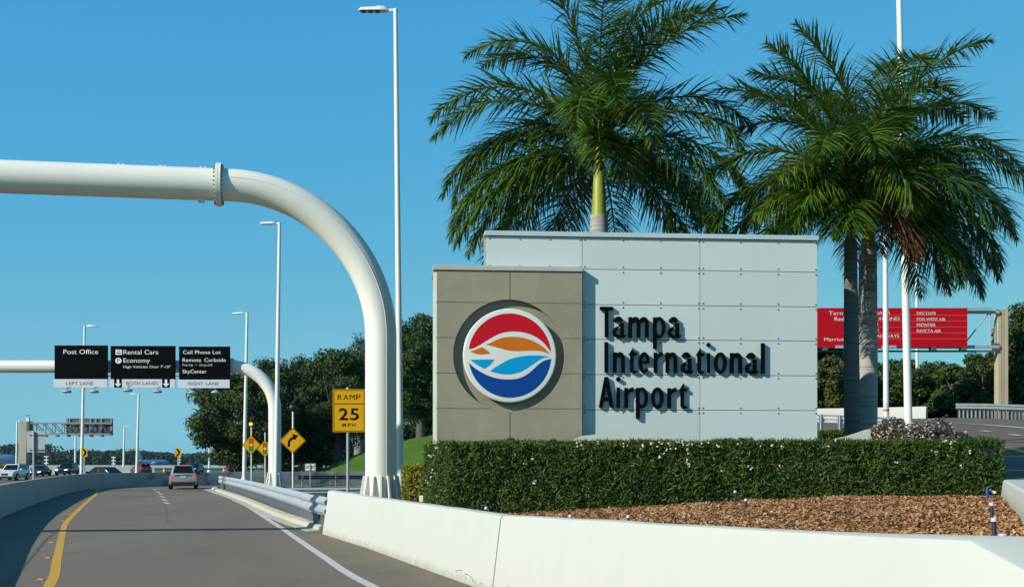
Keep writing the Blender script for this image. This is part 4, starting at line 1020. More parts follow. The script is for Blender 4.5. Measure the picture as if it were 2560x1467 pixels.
for py in (756.5,844.6,932.7,1020.8):
    z = ML(1274,py,YB)[1]; dz = abs(z-ec[1]); hw_ = math.sqrt(max(0, er*er-dz*dz)) if dz < er else 0
    if hw_ > 0: joint(e0+.05, ec[0]-hw_-.002, YB-.002, z-jw, z+jw); joint(ec[0]+hw_+.002, s1-.001, YB-.002, z-jw, z+jw)
    else: joint(s0, s1-.001, YB-.002, z-jw, z+jw)
for a, b in ((zt, ec[1]+er+.005), (ec[1]-er-.005, zb_)):
    x = ML(1274.5,800,YB)[0]; joint(x-jw, x+jw, YB-.0035, min(a,b), max(a,b))
# emblem
ey = YB - .055; k = 24.0/F/4.852                            # crop pixels (4.852 per photo pixel) to metres
E = lambda x, y: (ec[0] + (x-699)*k + .010, ec[1] - (y-724)*k - .008)
cE = E(700,724); Rr = 563*k
m = MB(); m.lathe([(Rr*.985, -(YB+DP)+.0),(Rr*.985,-ey-.055)], (cE[0],0,cE[1]), 72, 'y'); em = m.build('emblem_drum', M['trim_black'], mon, smooth=40)
m = MB(); m.lathe([(Rr, -ey-.055),(Rr,-ey-.012),(Rr*.985,-ey-.002),(Rr*.965,-ey)], (cE[0],0,cE[1]), 72, 'y'); ed = m.build('emblem_disc', M['emblem_white'], mon, smooth=30)
def circ(a0, a1, n=40): return [(700+499*math.cos(lerp(a0,a1,i/n)), 724-505*math.sin(lerp(a0,a1,i/n))) for i in range(n+1)]
def crv(pts):
    q = catmull([(a,b,0) for a, b in pts], 14); return [(v.x, v.y) for v in q]
def shape(name, outline, mm, dy):
    m = MB(); m.plate([E(*p) for p in outline], ey-dy, .004); m.build(name, M[mm], ed)
aR = math.atan2(724-686, 1204-700); aL = math.atan2(724-650, 208-700)
shape('red_arc', circ(aR, aL) + crv([(208,650),(260,640),(322,608),(400,560),(480,512),(560,470),(640,445),(720,435),(800,436),(880,448),(960,473),(1040,514),(1110,570),(1165,635),(1204,686)])[1:-1], 'emblem_red', .003)
shape('orange_wing', crv([(410,597),(470,570),(540,535),(610,512),(690,500),(770,499),(850,508),(930,528),(1010,562),(1090,610),(1150,665),(1186,710)]) + crv([(1186,710),(1130,682),(1060,665),(980,662),(900,664),(820,669),(740,668),(660,658),(580,637),(500,615),(410,597)])[1:-1], 'emblem_orange', .003)
shape('orange_tail', crv([(220,677),(270,664),(320,643),(362,625)]) + crv([(362,625),(400,645),(440,675),(467,700)])[1:] + crv([(467,700),(410,710),(350,713),(290,706),(220,677)])[1:-1], 'emblem_orange', .003)
shape('sky_tail', crv([(222,780),(300,775),(400,773),(513,770)]) + crv([(513,770),(490,805),(450,848),(395,885)])[1:] + crv([(395,885),(340,858),(280,822),(222,780)])[1:-1], 'emblem_sky', .003)
shape('sky_wing', crv([(460,912),(530,862),(610,815),(700,768),(800,740),(900,724),(1000,720),(1100,724),(1180,735)]) + crv([(1180,735),(1120,745),(1060,772),(1000,812),(930,860),(860,905),(790,932),(710,948),(630,949),(550,938),(460,912)])[1:-1], 'emblem_sky', .003)
bR = math.atan2(724-760, 1203-700); bL = math.atan2(724-815, 210-700)
shape('blue_arc', crv([(210,815),(260,862),(330,910),(420,958),(510,990),(600,1006),(690,1010),(780,1002),(850,980),(920,940),(985,885),(1050,825),(1120,780),(1203,760)]) + circ(bR, bL if bL > bR else bL)[1:-1] if False else
      crv([(210,815),(260,862),(330,910),(420,958),(510,990),(600,1006),(690,1010),(780,1002),(850,980),(920,940),(985,885),(1050,825),(1120,780),(1203,760)]) + [(700+499*math.cos(a), 724-505*math.sin(a)) for a in [lerp(bR, bL, i/40) for i in range(1,40)]], 'emblem_blue', .003)

# raised letters, drawn stroke by stroke
def ell(cx, cy, rx, ry, a0, a1, n=22): return [(cx+rx*math.cos(R(lerp(a0,a1,i/n))), cy+ry*math.sin(R(lerp(a0,a1,i/n)))) for i in range(n+1)]
def glyph(ch, s, h):
    """strokes as polygons or bands in the unit box; s = stem width, h = stroke height, both as shares of the box"""
    rect = lambda a, b, c, d: ('p', [(a,c),(b,c),(b,d),(a,d)])
    arch = lambda x0, x1: ('b', ell((x0+x1)/2, .68, (x1-x0)/2, .32, 0, 168), ell((x0+x1)/2+.01, .68, (x1-x0)/2-s*.98, .32-h*1.25, 0, 168))
    if ch == 'T': return [rect(0,1,1-.115,1), rect(.5-s/2,.5+s/2,0,.90)]
    if ch in 'Il': return [rect(0,1,0,1)]
    if ch == 'n': return [rect(0,s,0,.985), arch(s*.42,1), rect(1-s,1,0,.69)]
    if ch == 'm': return [rect(0,s,0,.985), arch(s*.5,.5+s*.5), rect(.5-s/2,.5+s/2,0,.69), arch(.5,1), rect(1-s,1,0,.69)]
    if ch == 'r': return [rect(0,s,0,.975), ('b', ell(.92,.58,.74,.42,84,165), ell(.95,.58,.52,.23,84,165)), ('p', [(.86,.80),(1.0,.80),(1.0,1.0),(.95,1.0)])]
    if ch == 'o': return [('b', ell(.5,.5,.5,.5,0,360,44), ell(.5,.5,.5-s,.5-h,0,360,44))]
    if ch == 'p': return [rect(.03,s+.03,0,.985), ('b', ell(.49,.665,.51,.335,-168,160,40), ell(.51,.665,.51-s,.335-h*.85,-168,160,40))]
    if ch == 'e': return [('b', ell(.5,.5,.5,.5,0,318,40), ell(.53,.5,.53-s*.98,.5-h,0,318,40)), ('p', [(.22,.475),(1,.475),(.985,.575),(.22,.575)])]
    if ch == 'a': return [('b', ell(.42,.62,.42,.38,30,152,20)[::1], ell(.40,.62,.40-s*.9,.38-h*1.3,30,152,20)), rect(.84-s,.84,.10,.70),
        ('b', ell(.45,.27,.45,.27,102,318,30), ell(.47,.27,.47-s*.98,.27-h,102,318,30)), ('p', [(.34,.43),(.36,.53),(.62,.66),(.62,.565)]),
        ('p', [(.56,.05),(.66,.0),(.84,.0),(.98,.10),(.98,.17),(.84,.14),(.56,.14)])]
    if ch == 'A': return [('p', [(0,0),(s*1.05,0),(.60,1),(.40-.02,1)]), ('p', [(1-s*1.05,0),(1,0),(.63,1),(.43,1)]), rect(.24,.76,.225,.335)]
    if ch == 't': return [('p', [(0,.69),(.19,.69),(.60,.80),(.64,1.0)][:1] + [(.60,.69),(.60,.96),(.57,1.0)]), rect(.22,.60,.12,.70), ('p', [(.55,.69),(1,.69),(1,.80),(.55,.80)]),
        ('p', [(.22,.16),(.28,.06),(.42,.0),(.70,.0),(1.0,.04),(1.0,.115),(.80,.10),(.62,.13),(.58,.18),(.22,.2)])]
    if ch == 'i': return [rect(.08,.92,0,.66), ('p', ell(.5,.93,.55,.072,0,360,24)[:-1])]
LET = []
def L8(ch, a, b, c, d): LET.append((ch, 1480+a/8.47, 1480+b/8.47, 740+c/8.47, 740+d/8.47))
def L6(ch, a, b, c, d): LET.append((ch, 1480+a/6.617, 1480+b/6.617, 840+c/6.617, 840+d/6.617))
def L10(ch, a, b, c, d): LET.append((ch, 1680+a/10.164, 1680+b/10.164, 840+c/10.164, 840+d/10.164))
L8('T',170,452,225,868); L8('a',440,725,430,885); L8('m',775,1205,440,880); L8('p',1290,1560,440,1110); L8('a',1610,1895,440,890)
L6('I',210,268,97,600); L6('n',350,545,262,602); L6('t',603,748,185,613); L6('e',775,955,262,615); L6('r',1025,1172,262,605); L6('n',1222,1415,266,607)
L10('a',230,555,405,945); L10('t',605,825,300,955); L10('i',890,978,165,935); L10('o',1075,1395,410,955); L10('n',1482,1785,420,940); L10('a',1870,2210,420,960); L10('l',2270,2362,178,950)
L6('A',115,363,675,1180); L6('i',405,470,675,1183); L6('r',540,690,845,1185); L6('p',725,930,845,1365); L6('o',982,1190,845,1198); L6('r',1252,1398,850,1187); L6('t',1438,1580,775,1200)
words = [('Tampa', LET[:5]), ('International', LET[5:18]), ('Airport', LET[18:])]
for wd_, ls in words:
    for ch, a, b, c, d in ls:
        A0 = ML(a, d, -.07); A1 = ML(b, c, -.07); w_, h_ = A1[0]-A0[0], A1[1]-A0[1]
        s = min(1, 8.8/(b-a)); h = 8.2/(d-c); m = MB()
        for i, gq in enumerate(glyph(ch, s, h)):
            yf = -.072 + .0006*i; mp = lambda q: (A0[0]+q[0]*w_, A0[1]+q[1]*h_)
            if gq[0] == 'p': m.plate([mp(q) for q in gq[1]], yf, .052 - .0012*i)
            else: m.strip([mp(q) for q in gq[1]], [mp(q) for q in gq[2]], yf, .052 - .0012*i)
        m.build('letter', M['letter_black'], mon)

# white curved planter walls at the foot of the monument
def low_wall(label, prof, Y, th):
    c = Vector((X_(prof[0][0],Y), Y, 1.0)); m = MB(c)
    pts = [(X_(px,Y), Z_(py,Y)) for px, py in prof]; poly = [(pts[0][0], .85)] + pts + [(pts[-1][0], .85)]
    m.plate(poly, Y, th); tag(m.build('planter_wall', M['white_wall'], loc=c), label, 'wall')
low_wall('low white curved wall top between the hedge and the stone block', [(1400,1110),(1424,1100),(1455,1089),(1490,1085),(1530,1083),(1580,1082.5),(1630,1085),(1680,1092),(1720,1104)], 23.55, .18)
low_wall('white wedge shaped wall end in front of the right palm trunks', [(2060,1106),(2085,1097),(2115,1091),(2145,1082),(2170,1073.5),(2176.5,1072)], 24.25, .2)

# ------------------------------------------------------------------ foliage builders
def leaf_quads(C, D, Nn, L, Wd):
    """kite-shaped leaves: centres C, along D, facing about Nn"""
    S_ = np.cross(D, Nn); S_ /= np.linalg.norm(S_, axis=1, keepdims=True) + 1e-9
    a = C - D*L[:,None]*.5; b = C + D*L[:,None]*.5; mid = C - D*L[:,None]*.05
    return np.stack([a, mid + S_*Wd[:,None]*.5, b, mid - S_*Wd[:,None]*.5], 1).reshape(-1, 3)
def unit(n):
    v = RNG.normal(size=(n, 3)); return v / np.linalg.norm(v, axis=1, keepdims=True)
def clumped(centres, radii, per, L, Wd, squash=.8, updir=.3, shell=.45):
    Cs = []; Ns = []
    for c, r, k in zip(centres, radii, per):
        u = unit(k); rr = (shell + (1-shell)*RNG.random(k)**.6) * r
        q = u * rr[:,None]; q[:,2] *= squash; Cs.append(q + np.asarray(c)); Ns.append(u)
    C = np.concatenate(Cs); Nn = np.concatenate(Ns); n = len(C)
    Nn = Nn + .75*RNG.normal(size=(n,3)) + np.array([0,0,updir]); Nn /= np.linalg.norm(Nn, axis=1, keepdims=True)
    D = np.cross(Nn, unit(n)); D /= np.linalg.norm(D, axis=1, keepdims=True) + 1e-9
    return leaf_quads(C, D, Nn, L*RNG.uniform(.6,1.3,n), Wd*RNG.uniform(.6,1.3,n)), n

def oak(label, base, top, half_w, leaf='oak_leaf', bark='bark', n_leaf=9000, fork=.30, seed=1, skirt=.25, lean=0.0, leafsize=.34, depth=None, group='oak trees', sparse=1.0):
    """broad oak: base point, height of the top, half width of the crown"""
    global RNG
    keep = RNG; RNG = np.random.default_rng(seed); rr = random.Random(seed)
    t = thing('oak_tree', label, 'tree', base, group=group); H = top - base[2]; dp = depth or half_w
    tr = MB(); r0 = .022*H + .12
    zf = H*fork
    trunk = [Vector((0,0,-.3)), Vector((lean*.3,0,zf*.5)), Vector((lean,0,zf))]
    tr.tube(trunk, [r0*1.35, r0, r0*.85], 10)
    limbs = []; nl = 7
    for i in range(nl):
        a = 2*PI*i/nl + rr.uniform(-.35,.35); e = rr.uniform(.25,.95); R_ = rr.uniform(.40,.62)
        end = Vector((math.cos(a)*half_w*R_, math.sin(a)*dp*R_, zf + (H-zf)*e*.70)); st = trunk[2]
        mid = st.lerp(end, .5) + Vector((rr.uniform(-.3,.3), rr.uniform(-.3,.3), (H-zf)*.12))
        tr.tube([st - Vector((0,0,.2)), mid, end], [r0*.5, r0*.3, r0*.08], 6)
        limbs += [mid, end]
        for j in range(2):
            e2 = mid.lerp(end, rr.uniform(.2,.8)) + Vector((rr.uniform(-1,1)*half_w*.3, rr.uniform(-1,1)*dp*.3, rr.uniform(-.1,.3)*H))
            e2.z = min(e2.z, H*.78); tr.tube([mid.lerp(end,.3), e2], [r0*.2, r0*.05], 5)
    tr.build('trunk', M[bark], t, smooth=60)
    # crown of clumps
    cen = []; rad = []; per = []
    n_leaf = int(n_leaf*1.5); nc = 90
    for i in range(nc):
        for _ in range(40):
            x, y, z = rr.uniform(-1,1), rr.uniform(-1,1), rr.uniform(-1,1)
            d = x*x + y*y + z*z
            if .22 < d < 1.0: break
        s = 1.0
        zz = zf*(1-skirt*.6) + (H*.90 - zf*(1-skirt*.6)) * (z*.5+.5)
        wz = 1 - .35*max(0, z)**2 - .25*max(0,-z-.5)
        cen.append((x*half_w*.86*wz + lean*.6, y*dp*.86*wz, zz)); r = rr.uniform(.15,.28)*(half_w+H*.3)*.66
        rad.append(r); per.append(int(n_leaf/nc*(r/(.20*(half_w+H*.3)*.66))**1.6*sparse))
    V, n = clumped(cen, rad, per, leafsize, leafsize*.5, .75, .35, .2)
    me = np_mesh('crown', V, np.arange(4*n).reshape(-1,4), RNG.random(n)); link('crown', me, M[leaf], t)
    RNG = keep; return t

# ------------------------------------------------------------------ oaks
def O(label, px, Y, base_y, top_y, hw_px, **kw):
    zb = base_y if Y < 109 else bank_z(X_(px,Y), Y) - .1
    return oak(label, (X_(px,Y), Y, zb), Z_(top_y,Y), hw_px*1.12*Y/F, **kw)
O('wide low hanging oak at the left end of the oak row', 560, 116, 0, 893, 128, n_leaf=20000, fork=.30, seed=11, skirt=.9, lean=2.5, depth=5.5)
O('oak directly behind the farther gantry column', 690, 124, .2, 868, 112, n_leaf=18000, fork=.24, seed=12, skirt=1.15, depth=5)
O('oak behind the right curve sign, with pale bare branches', 770, 128, 1.2, 864, 92, n_leaf=15000, fork=.22, seed=13, skirt=.95, bark='bark_pale', depth=5)
O('oak on the lawn behind the speed sign', 846, 122, 1.6, 848, 98, n_leaf=16000, fork=.22, seed=14, skirt=.7, depth=5)
O('oak hidden mostly behind the big gantry column', 935, 128, 3.0, 842, 84, n_leaf=13000, fork=.22, seed=15, skirt=.7, depth=5)
O('thin sparse young tree top beside the big gantry column', 897, 140, 3.0, 795, 26, n_leaf=3600, fork=.35, seed=16, skirt=.0, sparse=.6, bark='bark_pale', leafsize=.3)
O('tall dark oak on the grass bank left of the stone block', 1052, 121, 3.9, 766, 88, n_leaf=17000, fork=.24, seed=17, skirt=.55, depth=5)
O('oak behind the stone block', 1130, 126, 4.4, 800, 60, n_leaf=9000, fork=.3, seed=18, depth=5)
for i, (px, Y, top, hw, lab) in enumerate([(715,140,1040,70,'dark shrub filling the gap between the trunks right of the farther gantry column'),(800,146,1020,75,'dark shrub behind the oak trunks left of the speed sign post'),
        (890,150,1000,75,'dark shrub on the grass bank right behind the big gantry column'),(985,150,960,80,'dark shrub on top of the grass bank behind the tall oak'),(1075,148,950,70,'dark shrub on the grass bank just left of the stone block')]):
    oak(lab, (X_(px,Y), Y, bank_z(X_(px,Y),Y)-.1), Z_(top,Y), hw*Y/F, n_leaf=6000, fork=.10, seed=60+i, skirt=1.2, depth=2.5, group='shrubs under the oaks')
# right-hand group above the far barrier
rt = [(2040,80,735,91,'tall oak cut off by the right edge of the monument',21), (2092,74,868,87,'low olive oak between the monument and the palm trunks',22),
      (2170,82,862,96,'oak behind the palm trunks below the red sign',23), (2250,76,872,96,'oak between the two thick white poles',24),
      (2335,79,880,91,'oak behind the right end of the red sign',25), (2420,74,876,98,'oak just left of the concrete sign column',26),
      (2490,84,850,87,'oak right behind the concrete sign column',27), (2556,72,732,94,'tall oak at the right edge of the picture',28), (2300,92,888,105,'farther oak showing above its neighbours under the red sign',29),
      (2620,76,760,60,'oak just outside the right edge',30)]
for px, Y, ty, hw, lab, sd in rt[:-1]:
    zb = island_z(X_(px,Y), Y) if Y < 86 else .5
    O(lab, px, Y, zb - .1, ty, hw, n_leaf=15000 if sd not in (21,28) else 18000, fork=.20, seed=sd, skirt=1.1, leaf='oak_leaf_olive' if sd in (22,25,27) else 'oak_leaf', bark='bark_pale', leafsize=.30, depth=3.2)

# ------------------------------------------------------------------ palms
def frond(base, az, e0, Lf, bend, rr, nl=105, lmax=1.0, twist=0.0):
    """returns rachis points and leaflet quads of one feather frond"""
    stiff = lerp(1.15, .42, sstep(.1, 1.1, e0)); n = 16; p = np.array(base, float); pts = [p.copy()]; dirs = []
    for i in range(n):
        u = (i+.5)/n; e = e0 - bend*u**1.35; az2 = az + twist*u*u
        d = np.array([math.cos(e)*math.cos(az2), math.cos(e)*math.sin(az2), math.sin(e)]); p = p + d*Lf/n; pts.append(p.copy()); dirs.append(d)
    pts = np.array(pts); dirs = np.array(dirs + [dirs[-1]])
    Vs = []; rn = []
    for k in range(nl):
        u = .13 + .87*(k + rr.random())/nl; f = u*n; i = min(n-1, int(f)); fr = f-i
        q = pts[i]*(1-fr) + pts[i+1]*fr; d = dirs[i]*(1-fr) + dirs[min(n,i+1)]*fr; d /= np.linalg.norm(d)
        side = np.cross(d, [0,0,1.0]); sn = np.linalg.norm(side); side = side/sn if sn > .05 else np.array([-math.sin(az), math.cos(az), 0])
        up = np.cross(side, d)
        ln = lmax*rr.choice((1,1,1,.8))*(.45 + .55*math.sin(PI*min(1,(u*.92+.10)))**.8)*(1.0 if u < .8 else 1 - .45*(u-.8)/.2)*rr.uniform(.85,1.12)
        for s in (-1, 1):
            lift = rr.choice((-.45,.0,.40,.85)) + rr.uniform(-.2,.2); fwd = .50 + .55*u + rr.uniform(-.12,.12)
            v = side*s + up*lift + d*fwd; v /= np.linalg.norm(v)
            wdt = .0205*rr.uniform(.8,1.25); a = q.copy(); g = 0.0; prevL = None
            nseg = 4; nv = np.cross(v, np.array([0,0,1.0])); nn = np.linalg.norm(nv); nv = nv/nn if nn > .05 else side
            roll = rr.uniform(-.9,.9); nv = nv*math.cos(roll) + np.array([0,0,1.0])*math.sin(roll)
            rv = rr.random(); pl = []
            for j in range(nseg+1):
                tt = j/nseg; wv = wdt*(1-.92*tt**1.8)*(.55 if j == 0 else 1)
                pl.append((a - nv*wv, a + nv*wv)); vv = v + np.array([0,0,-1.0])*(.10+stiff*tt)*rr.uniform(.6,1.4); vv /= np.linalg.norm(vv); a = a + vv*ln/nseg
            for j in range(nseg): Vs += [pl[j][0], pl[j][1], pl[j+1][1], pl[j+1][0]]; rn += [rv]*1
    return pts, np.array(Vs), rn
def palm(label, px, Y, zb, py_shaft0, py_shaft1, wt, wb, fronds, seed, dead=(), base_px=None, spear=None, bark='palm_trunk'):
    rr = random.Random(seed); x = X_(px,Y); bx_ = X_(base_px,Y) if base_px else x
    t = thing('royal_palm', label, 'palm tree', (bx_, Y, zb), group='royal palms'); dx = x - bx_
    z0, z1 = Z_(py_shaft0,Y) - zb, Z_(py_shaft1,Y) - zb
    pts = []; rad = []
    for k in range(41):
        u = k/40; pts.append((dx*u, 0, -.3 + (z0+.3)*u)); b = lerp(wb, wt, sstep(.3,1,u)) + .02*math.sin(u*3.0)
        rad.append(b*(1 + .012*math.sin(k*2.4)) + (.05*max(0,1-u*8)))
    MB().tube(pts, rad, 24).build('trunk', M[bark], t, smooth=60)
    MB().tube([(dx,0,z0-.01),(dx,0,z0+.06),(dx,0,lerp(z0,z1,.35)),(dx,0,lerp(z0,z1,.7)),(dx,0,z1),(dx,0,z1+.5)], [wt*.86,wt*.84,wt*.76,wt*.62,wt*.5,wt*.3], 20).build('crownshaft', M['crownshaft'], t, smooth=60)
    for i, (az, e0, Lf, bend) in enumerate(fronds):
        a = R(az); h = z1 + .12 + .45*max(0, math.sin(R(e0)))
        pts, V, rn = frond((dx + .08*math.cos(a), .08*math.sin(a), h), a, R(e0), Lf, R(bend), rr, nl=128, twist=rr.uniform(-.25,.25))
        m = MB(); m.tube([tuple(q) for q in pts], [lerp(.045,.006,(j/(len(pts)-1))**.7) for j in range(len(pts))], 6)
        o = m.build('frond', M['rachis'], t, smooth=60)
        me = np_mesh('leaflets', V, np.arange(len(V)).reshape(-1,4), np.array(rn)*.75 + rr.uniform(0,.3)); link('leaflets', me, M['palm_leaf_dead'] if i in dead else M['palm_leaf'], o)
    if spear: MB().tube([(dx,0,z1+.3), spear[0], spear[1]], [.03,.035,.004], 6).build('spear_leaf', M['crownshaft'], t, smooth=60)
    return t
# azimuth 0 right, 90 away, 180 left, 270 towards the road; start elevation, length, bend
FL = [(178,80,4.4,115),(165,86,4.9,44),(20,85,4.7,58),(355,70,4.5,76),(75,84,4.5,62),(268,83,4.2,95),(15,76,4.6,70),(310,74,4.3,104),(150,74,4.3,95),
      (172,50,4.5,98),(184,40,4.3,98),(150,34,4.2,98),(176,20,4.2,88),(130,14,4.1,88),(182,2,4.3,78),(165,24,4.3,104),(168,8,4.2,84),
      (6,46,4.1,96),(335,30,3.9,96),(350,16,4.0,88),(40,12,4.0,84),(322,4,3.9,76),(10,0,3.9,70),(28,8,3.9,80),
      (272,50,3.5,125),(255,38,3.4,118),(292,34,3.5,118),(265,18,2.4,115),(285,10,2.3,105),(90,40,4.2,90),(112,54,4.2,95),(60,52,4.2,90),(184,-10,4.1,56),(158,-8,4.1,62),(172,-24,3.9,50),(140,-18,4.0,54),
      (100,-6,4.1,62),(45,-12,4.1,60),(350,-18,3.9,52),(75,-22,3.8,50),(120,-24,3.8,48),(20,-24,3.9,48)]
palm('tallest palm, left one, behind the middle of the monument, with a bright green crownshaft', 1497.5, 28.0, .9, 540, 392, .205, .26, FL, 31, base_px=1504,
     spear=(((1364-1497.5)*28/F, -.3, Z_(250,28)-.9), ((1352-1497.5)*28/F, -.3, Z_(192,28)-.9)))
FA = [(176,80,3.8,36),(160,68,3.8,60),(60,74,4.6,60),(15,70,4.6,58),(275,72,3.8,108),(100,72,4.2,84),(15,60,4.2,88),
      (176,50,3.5,80),(150,30,3.5,94),(178,12,3.3,80),
      (5,40,4.2,92),(345,28,4.1,92),(25,26,4.2,92),(355,12,4.0,84),(30,0,4.0,74),(0,20,4.1,96),
      (272,46,3.4,122),(250,30,3.0,116),(298,26,3.2,112),(90,30,4.0,90),(318,-16,2.8,60),(5,-10,4.0,62),(50,-14,3.9,60),(80,6,4.0,78),(355,-26,3.8,48),(345,-6,3.8,70)]
palm('rear right palm with a pale ringed trunk, half hidden by the dark trunk', 2170, 28.3, 1.25, 618, 470, .20, .225, FA, 32, base_px=2166)
FB = [(178,78,3.5,46),(166,64,3.7,62),(120,66,4.2,64),(300,66,3.3,100),(20,66,3.8,92),(174,40,3.5,92),(166,22,3.6,94),(152,8,3.6,78),
      (10,42,3.7,94),(30,22,3.8,92),(340,20,3.4,94),(5,0,3.6,78),(60,20,3.8,88),(100,26,3.8,90),(155,-12,3.8,56),(355,-16,3.2,58),(20,-14,3.4,56),(265,52,2.6,125),(240,48,2.6,110),(290,24,2.5,118),
      (212,26,2.3,70),(228,8,2.1,62),(198,6,2.4,54),(215,-6,2.0,50),(335,-24,2.0,56),(255,-10,1.9,62),(190,-14,2.5,48),(240,-22,1.8,44)]
palm('front right palm with a dark shaded trunk at the right edge of the monument', 2126, 26.4, 1.25, 600, 500, .132, .155, FB, 33, dead=(FB.index((335,-24,2.0,56)),), base_px=2132, bark='palm_trunk_shaded')

# ------------------------------------------------------------------ hedges and bushes
def slab_leaves(faces, L, Wd, jitter, bulge, out=.55):
    """leaves strewn over quads given as (origin, edge u, edge v, count)"""
    Cs = []; Ns = []
    for o_, u, v, k in faces:
        o_, u, v = (np.array(q, float) for q in (o_, u, v)); nn = np.cross(u, v); nn /= np.linalg.norm(nn)
        a = RNG.random(k); b = RNG.random(k); q = o_ + a[:,None]*u + b[:,None]*v
        bul = np.array([mnoise.noise((x*1.6, y*1.6, z*1.6)) * .6 + mnoise.noise((x*5, y*5, z*5)) * .4 for x, y, z in q])
        q = q + nn*(bul*bulge - np.abs(RNG.normal(0, jitter, k)) + jitter*.5)[:,None]; Cs.append(q); Ns.append(np.repeat(nn[None], k, 0))
    C = np.concatenate(Cs); N0 = np.concatenate(Ns); n = len(C)
    D = N0*RNG.uniform(.1,1.0,n)[:,None]*out + RNG.normal(size=(n,3))*.65 + np.array([0,0,.35]); D /= np.linalg.norm(D, axis=1, keepdims=True)
    Nn = N0 + .6*RNG.normal(size=(n,3)) + np.array([0,0,.3]); Nn -= D*np.sum(Nn*D,1,keepdims=True); Nn /= np.linalg.norm(Nn, axis=1, keepdims=True) + 1e-9
    return leaf_quads(C, D, Nn, L*RNG.uniform(.55,1.35,n), Wd*RNG.uniform(.6,1.3,n)), n
def hedge(label, poly, zb, zt, dens, L, Wd, leaf, core_mat='hedge_core', flowers=None, name='hedge', bulge=.05):
    """poly: plan corners anticlockwise; zb, zt: functions of (x, y)"""
    c = Vector((poly[0][0], poly[0][1], zb(*poly[0]))); t = thing(name, label, 'hedge', c); n = len(poly); faces = []
    for i in range(n):
        a, b = poly[i], poly[(i+1) % n]; ln = math.hypot(b[0]-a[0], b[1]-a[1]); k = max(1, int(ln/.8))
        for j in range(k):
            p = (lerp(a[0],b[0],j/k), lerp(a[1],b[1],j/k)); q = (lerp(a[0],b[0],(j+1)/k), lerp(a[1],b[1],(j+1)/k))
            z0, z1 = min(zb(*p), zb(*q)) - .03, (zt(*p)+zt(*q))/2
            faces.append(((p[0]-c.x,p[1]-c.y,z0-c.z), (q[0]-p[0],q[1]-p[1],zb(*q)-zb(*p)), (0,0,z1-z0), int(ln/k*(z1-z0)*dens)))
    xs = [p[0] for p in poly]; ys_ = [p[1] for p in poly]
    # top, in strips between the first edge and the opposite one
    A0, A1, B1, B0 = poly[0], poly[1], poly[2], poly[-1]
    k = max(1, int(math.hypot(A1[0]-A0[0], A1[1]-A0[1])/.8))
    for j in range(k):
        p = (lerp(A0[0],A1[0],j/k), lerp(A0[1],A1[1],j/k)); q = (lerp(A0[0],A1[0],(j+1)/k), lerp(A0[1],A1[1],(j+1)/k)); r2 = (lerp(B0[0],B1[0],j/k), lerp(B0[1],B1[1],j/k))
        z = zt((p[0]+q[0])/2, (p[1]+q[1])/2) - .01
        ar = math.hypot(q[0]-p[0],q[1]-p[1])*math.hypot(r2[0]-p[0],r2[1]-p[1])
        faces.append(((p[0]-c.x,p[1]-c.y,z-c.z), (q[0]-p[0],q[1]-p[1],0), (r2[0]-p[0],r2[1]-p[1],0), int(ar*dens*.8)))
    V, m_ = slab_leaves(faces, L, Wd, .06, bulge)
    me = np_mesh('foliage', V, np.arange(4*m_).reshape(-1,4), RNG.random(m_)); link('foliage', me, M[leaf], t)
    if flowers:
        k = 260; xx = RNG.uniform(min(xs)+.2, max(xs)-.1, k); C = np.stack([xx-c.x, RNG.uniform(min(ys_)+.05, min(ys_)+.9, k)-c.y, np.array([zt(x, 22.) for x in xx])-c.z + RNG.uniform(.0,.07,k)], 1)
        D = np.array([[0,0,1.]]) + .45*RNG.normal(size=(k,3)); D /= np.linalg.norm(D,axis=1,keepdims=True); V = leaf_quads(C, D, unit(k), RNG.uniform(.08,.17,k), RNG.uniform(.016,.028,k))
        me = np_mesh('shoots', V, np.arange(4*k).reshape(-1,4), RNG.uniform(.4,1,k)); link('shoots', me, M[leaf], t)
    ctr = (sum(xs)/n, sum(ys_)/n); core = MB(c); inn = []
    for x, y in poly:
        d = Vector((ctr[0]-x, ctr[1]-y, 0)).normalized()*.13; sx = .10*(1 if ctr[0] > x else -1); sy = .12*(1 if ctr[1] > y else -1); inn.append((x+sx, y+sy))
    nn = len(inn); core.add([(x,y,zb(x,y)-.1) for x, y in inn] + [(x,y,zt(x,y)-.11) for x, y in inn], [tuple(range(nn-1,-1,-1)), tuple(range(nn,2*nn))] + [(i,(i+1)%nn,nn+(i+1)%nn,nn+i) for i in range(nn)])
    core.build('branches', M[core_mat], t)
    if flowers:
        Cs = []
        for (px, py, Yf, sp, k) in flowers:
            q = P(px, py, Yf) - c; Cs.append(np.array(q) + RNG.normal(size=(k,3))*np.array([sp,.03,sp*.8]))
        C = np.concatenate(Cs); k = len(C); Nn = np.array([[-.3,-1,.5]]) + .5*RNG.normal(size=(k,3)); Nn /= np.linalg.norm(Nn,axis=1,keepdims=True)
        D = np.cross(Nn, unit(k)); D /= np.linalg.norm(D,axis=1,keepdims=True)
        V = leaf_quads(C, D, Nn, np.full(k,.044), np.full(k,.036)); me = np_mesh('blossoms', V, np.arange(4*k).reshape(-1,4), RNG.random(k)); link('blossoms', me, M['flower'], t)
    return t
def hz_top(x, y): return lerp(2.19, 2.245, (x+1.6)/10.6) + .02*mnoise.noise((x*1.1, y, 0))
fl = []
rf = random.Random(5)
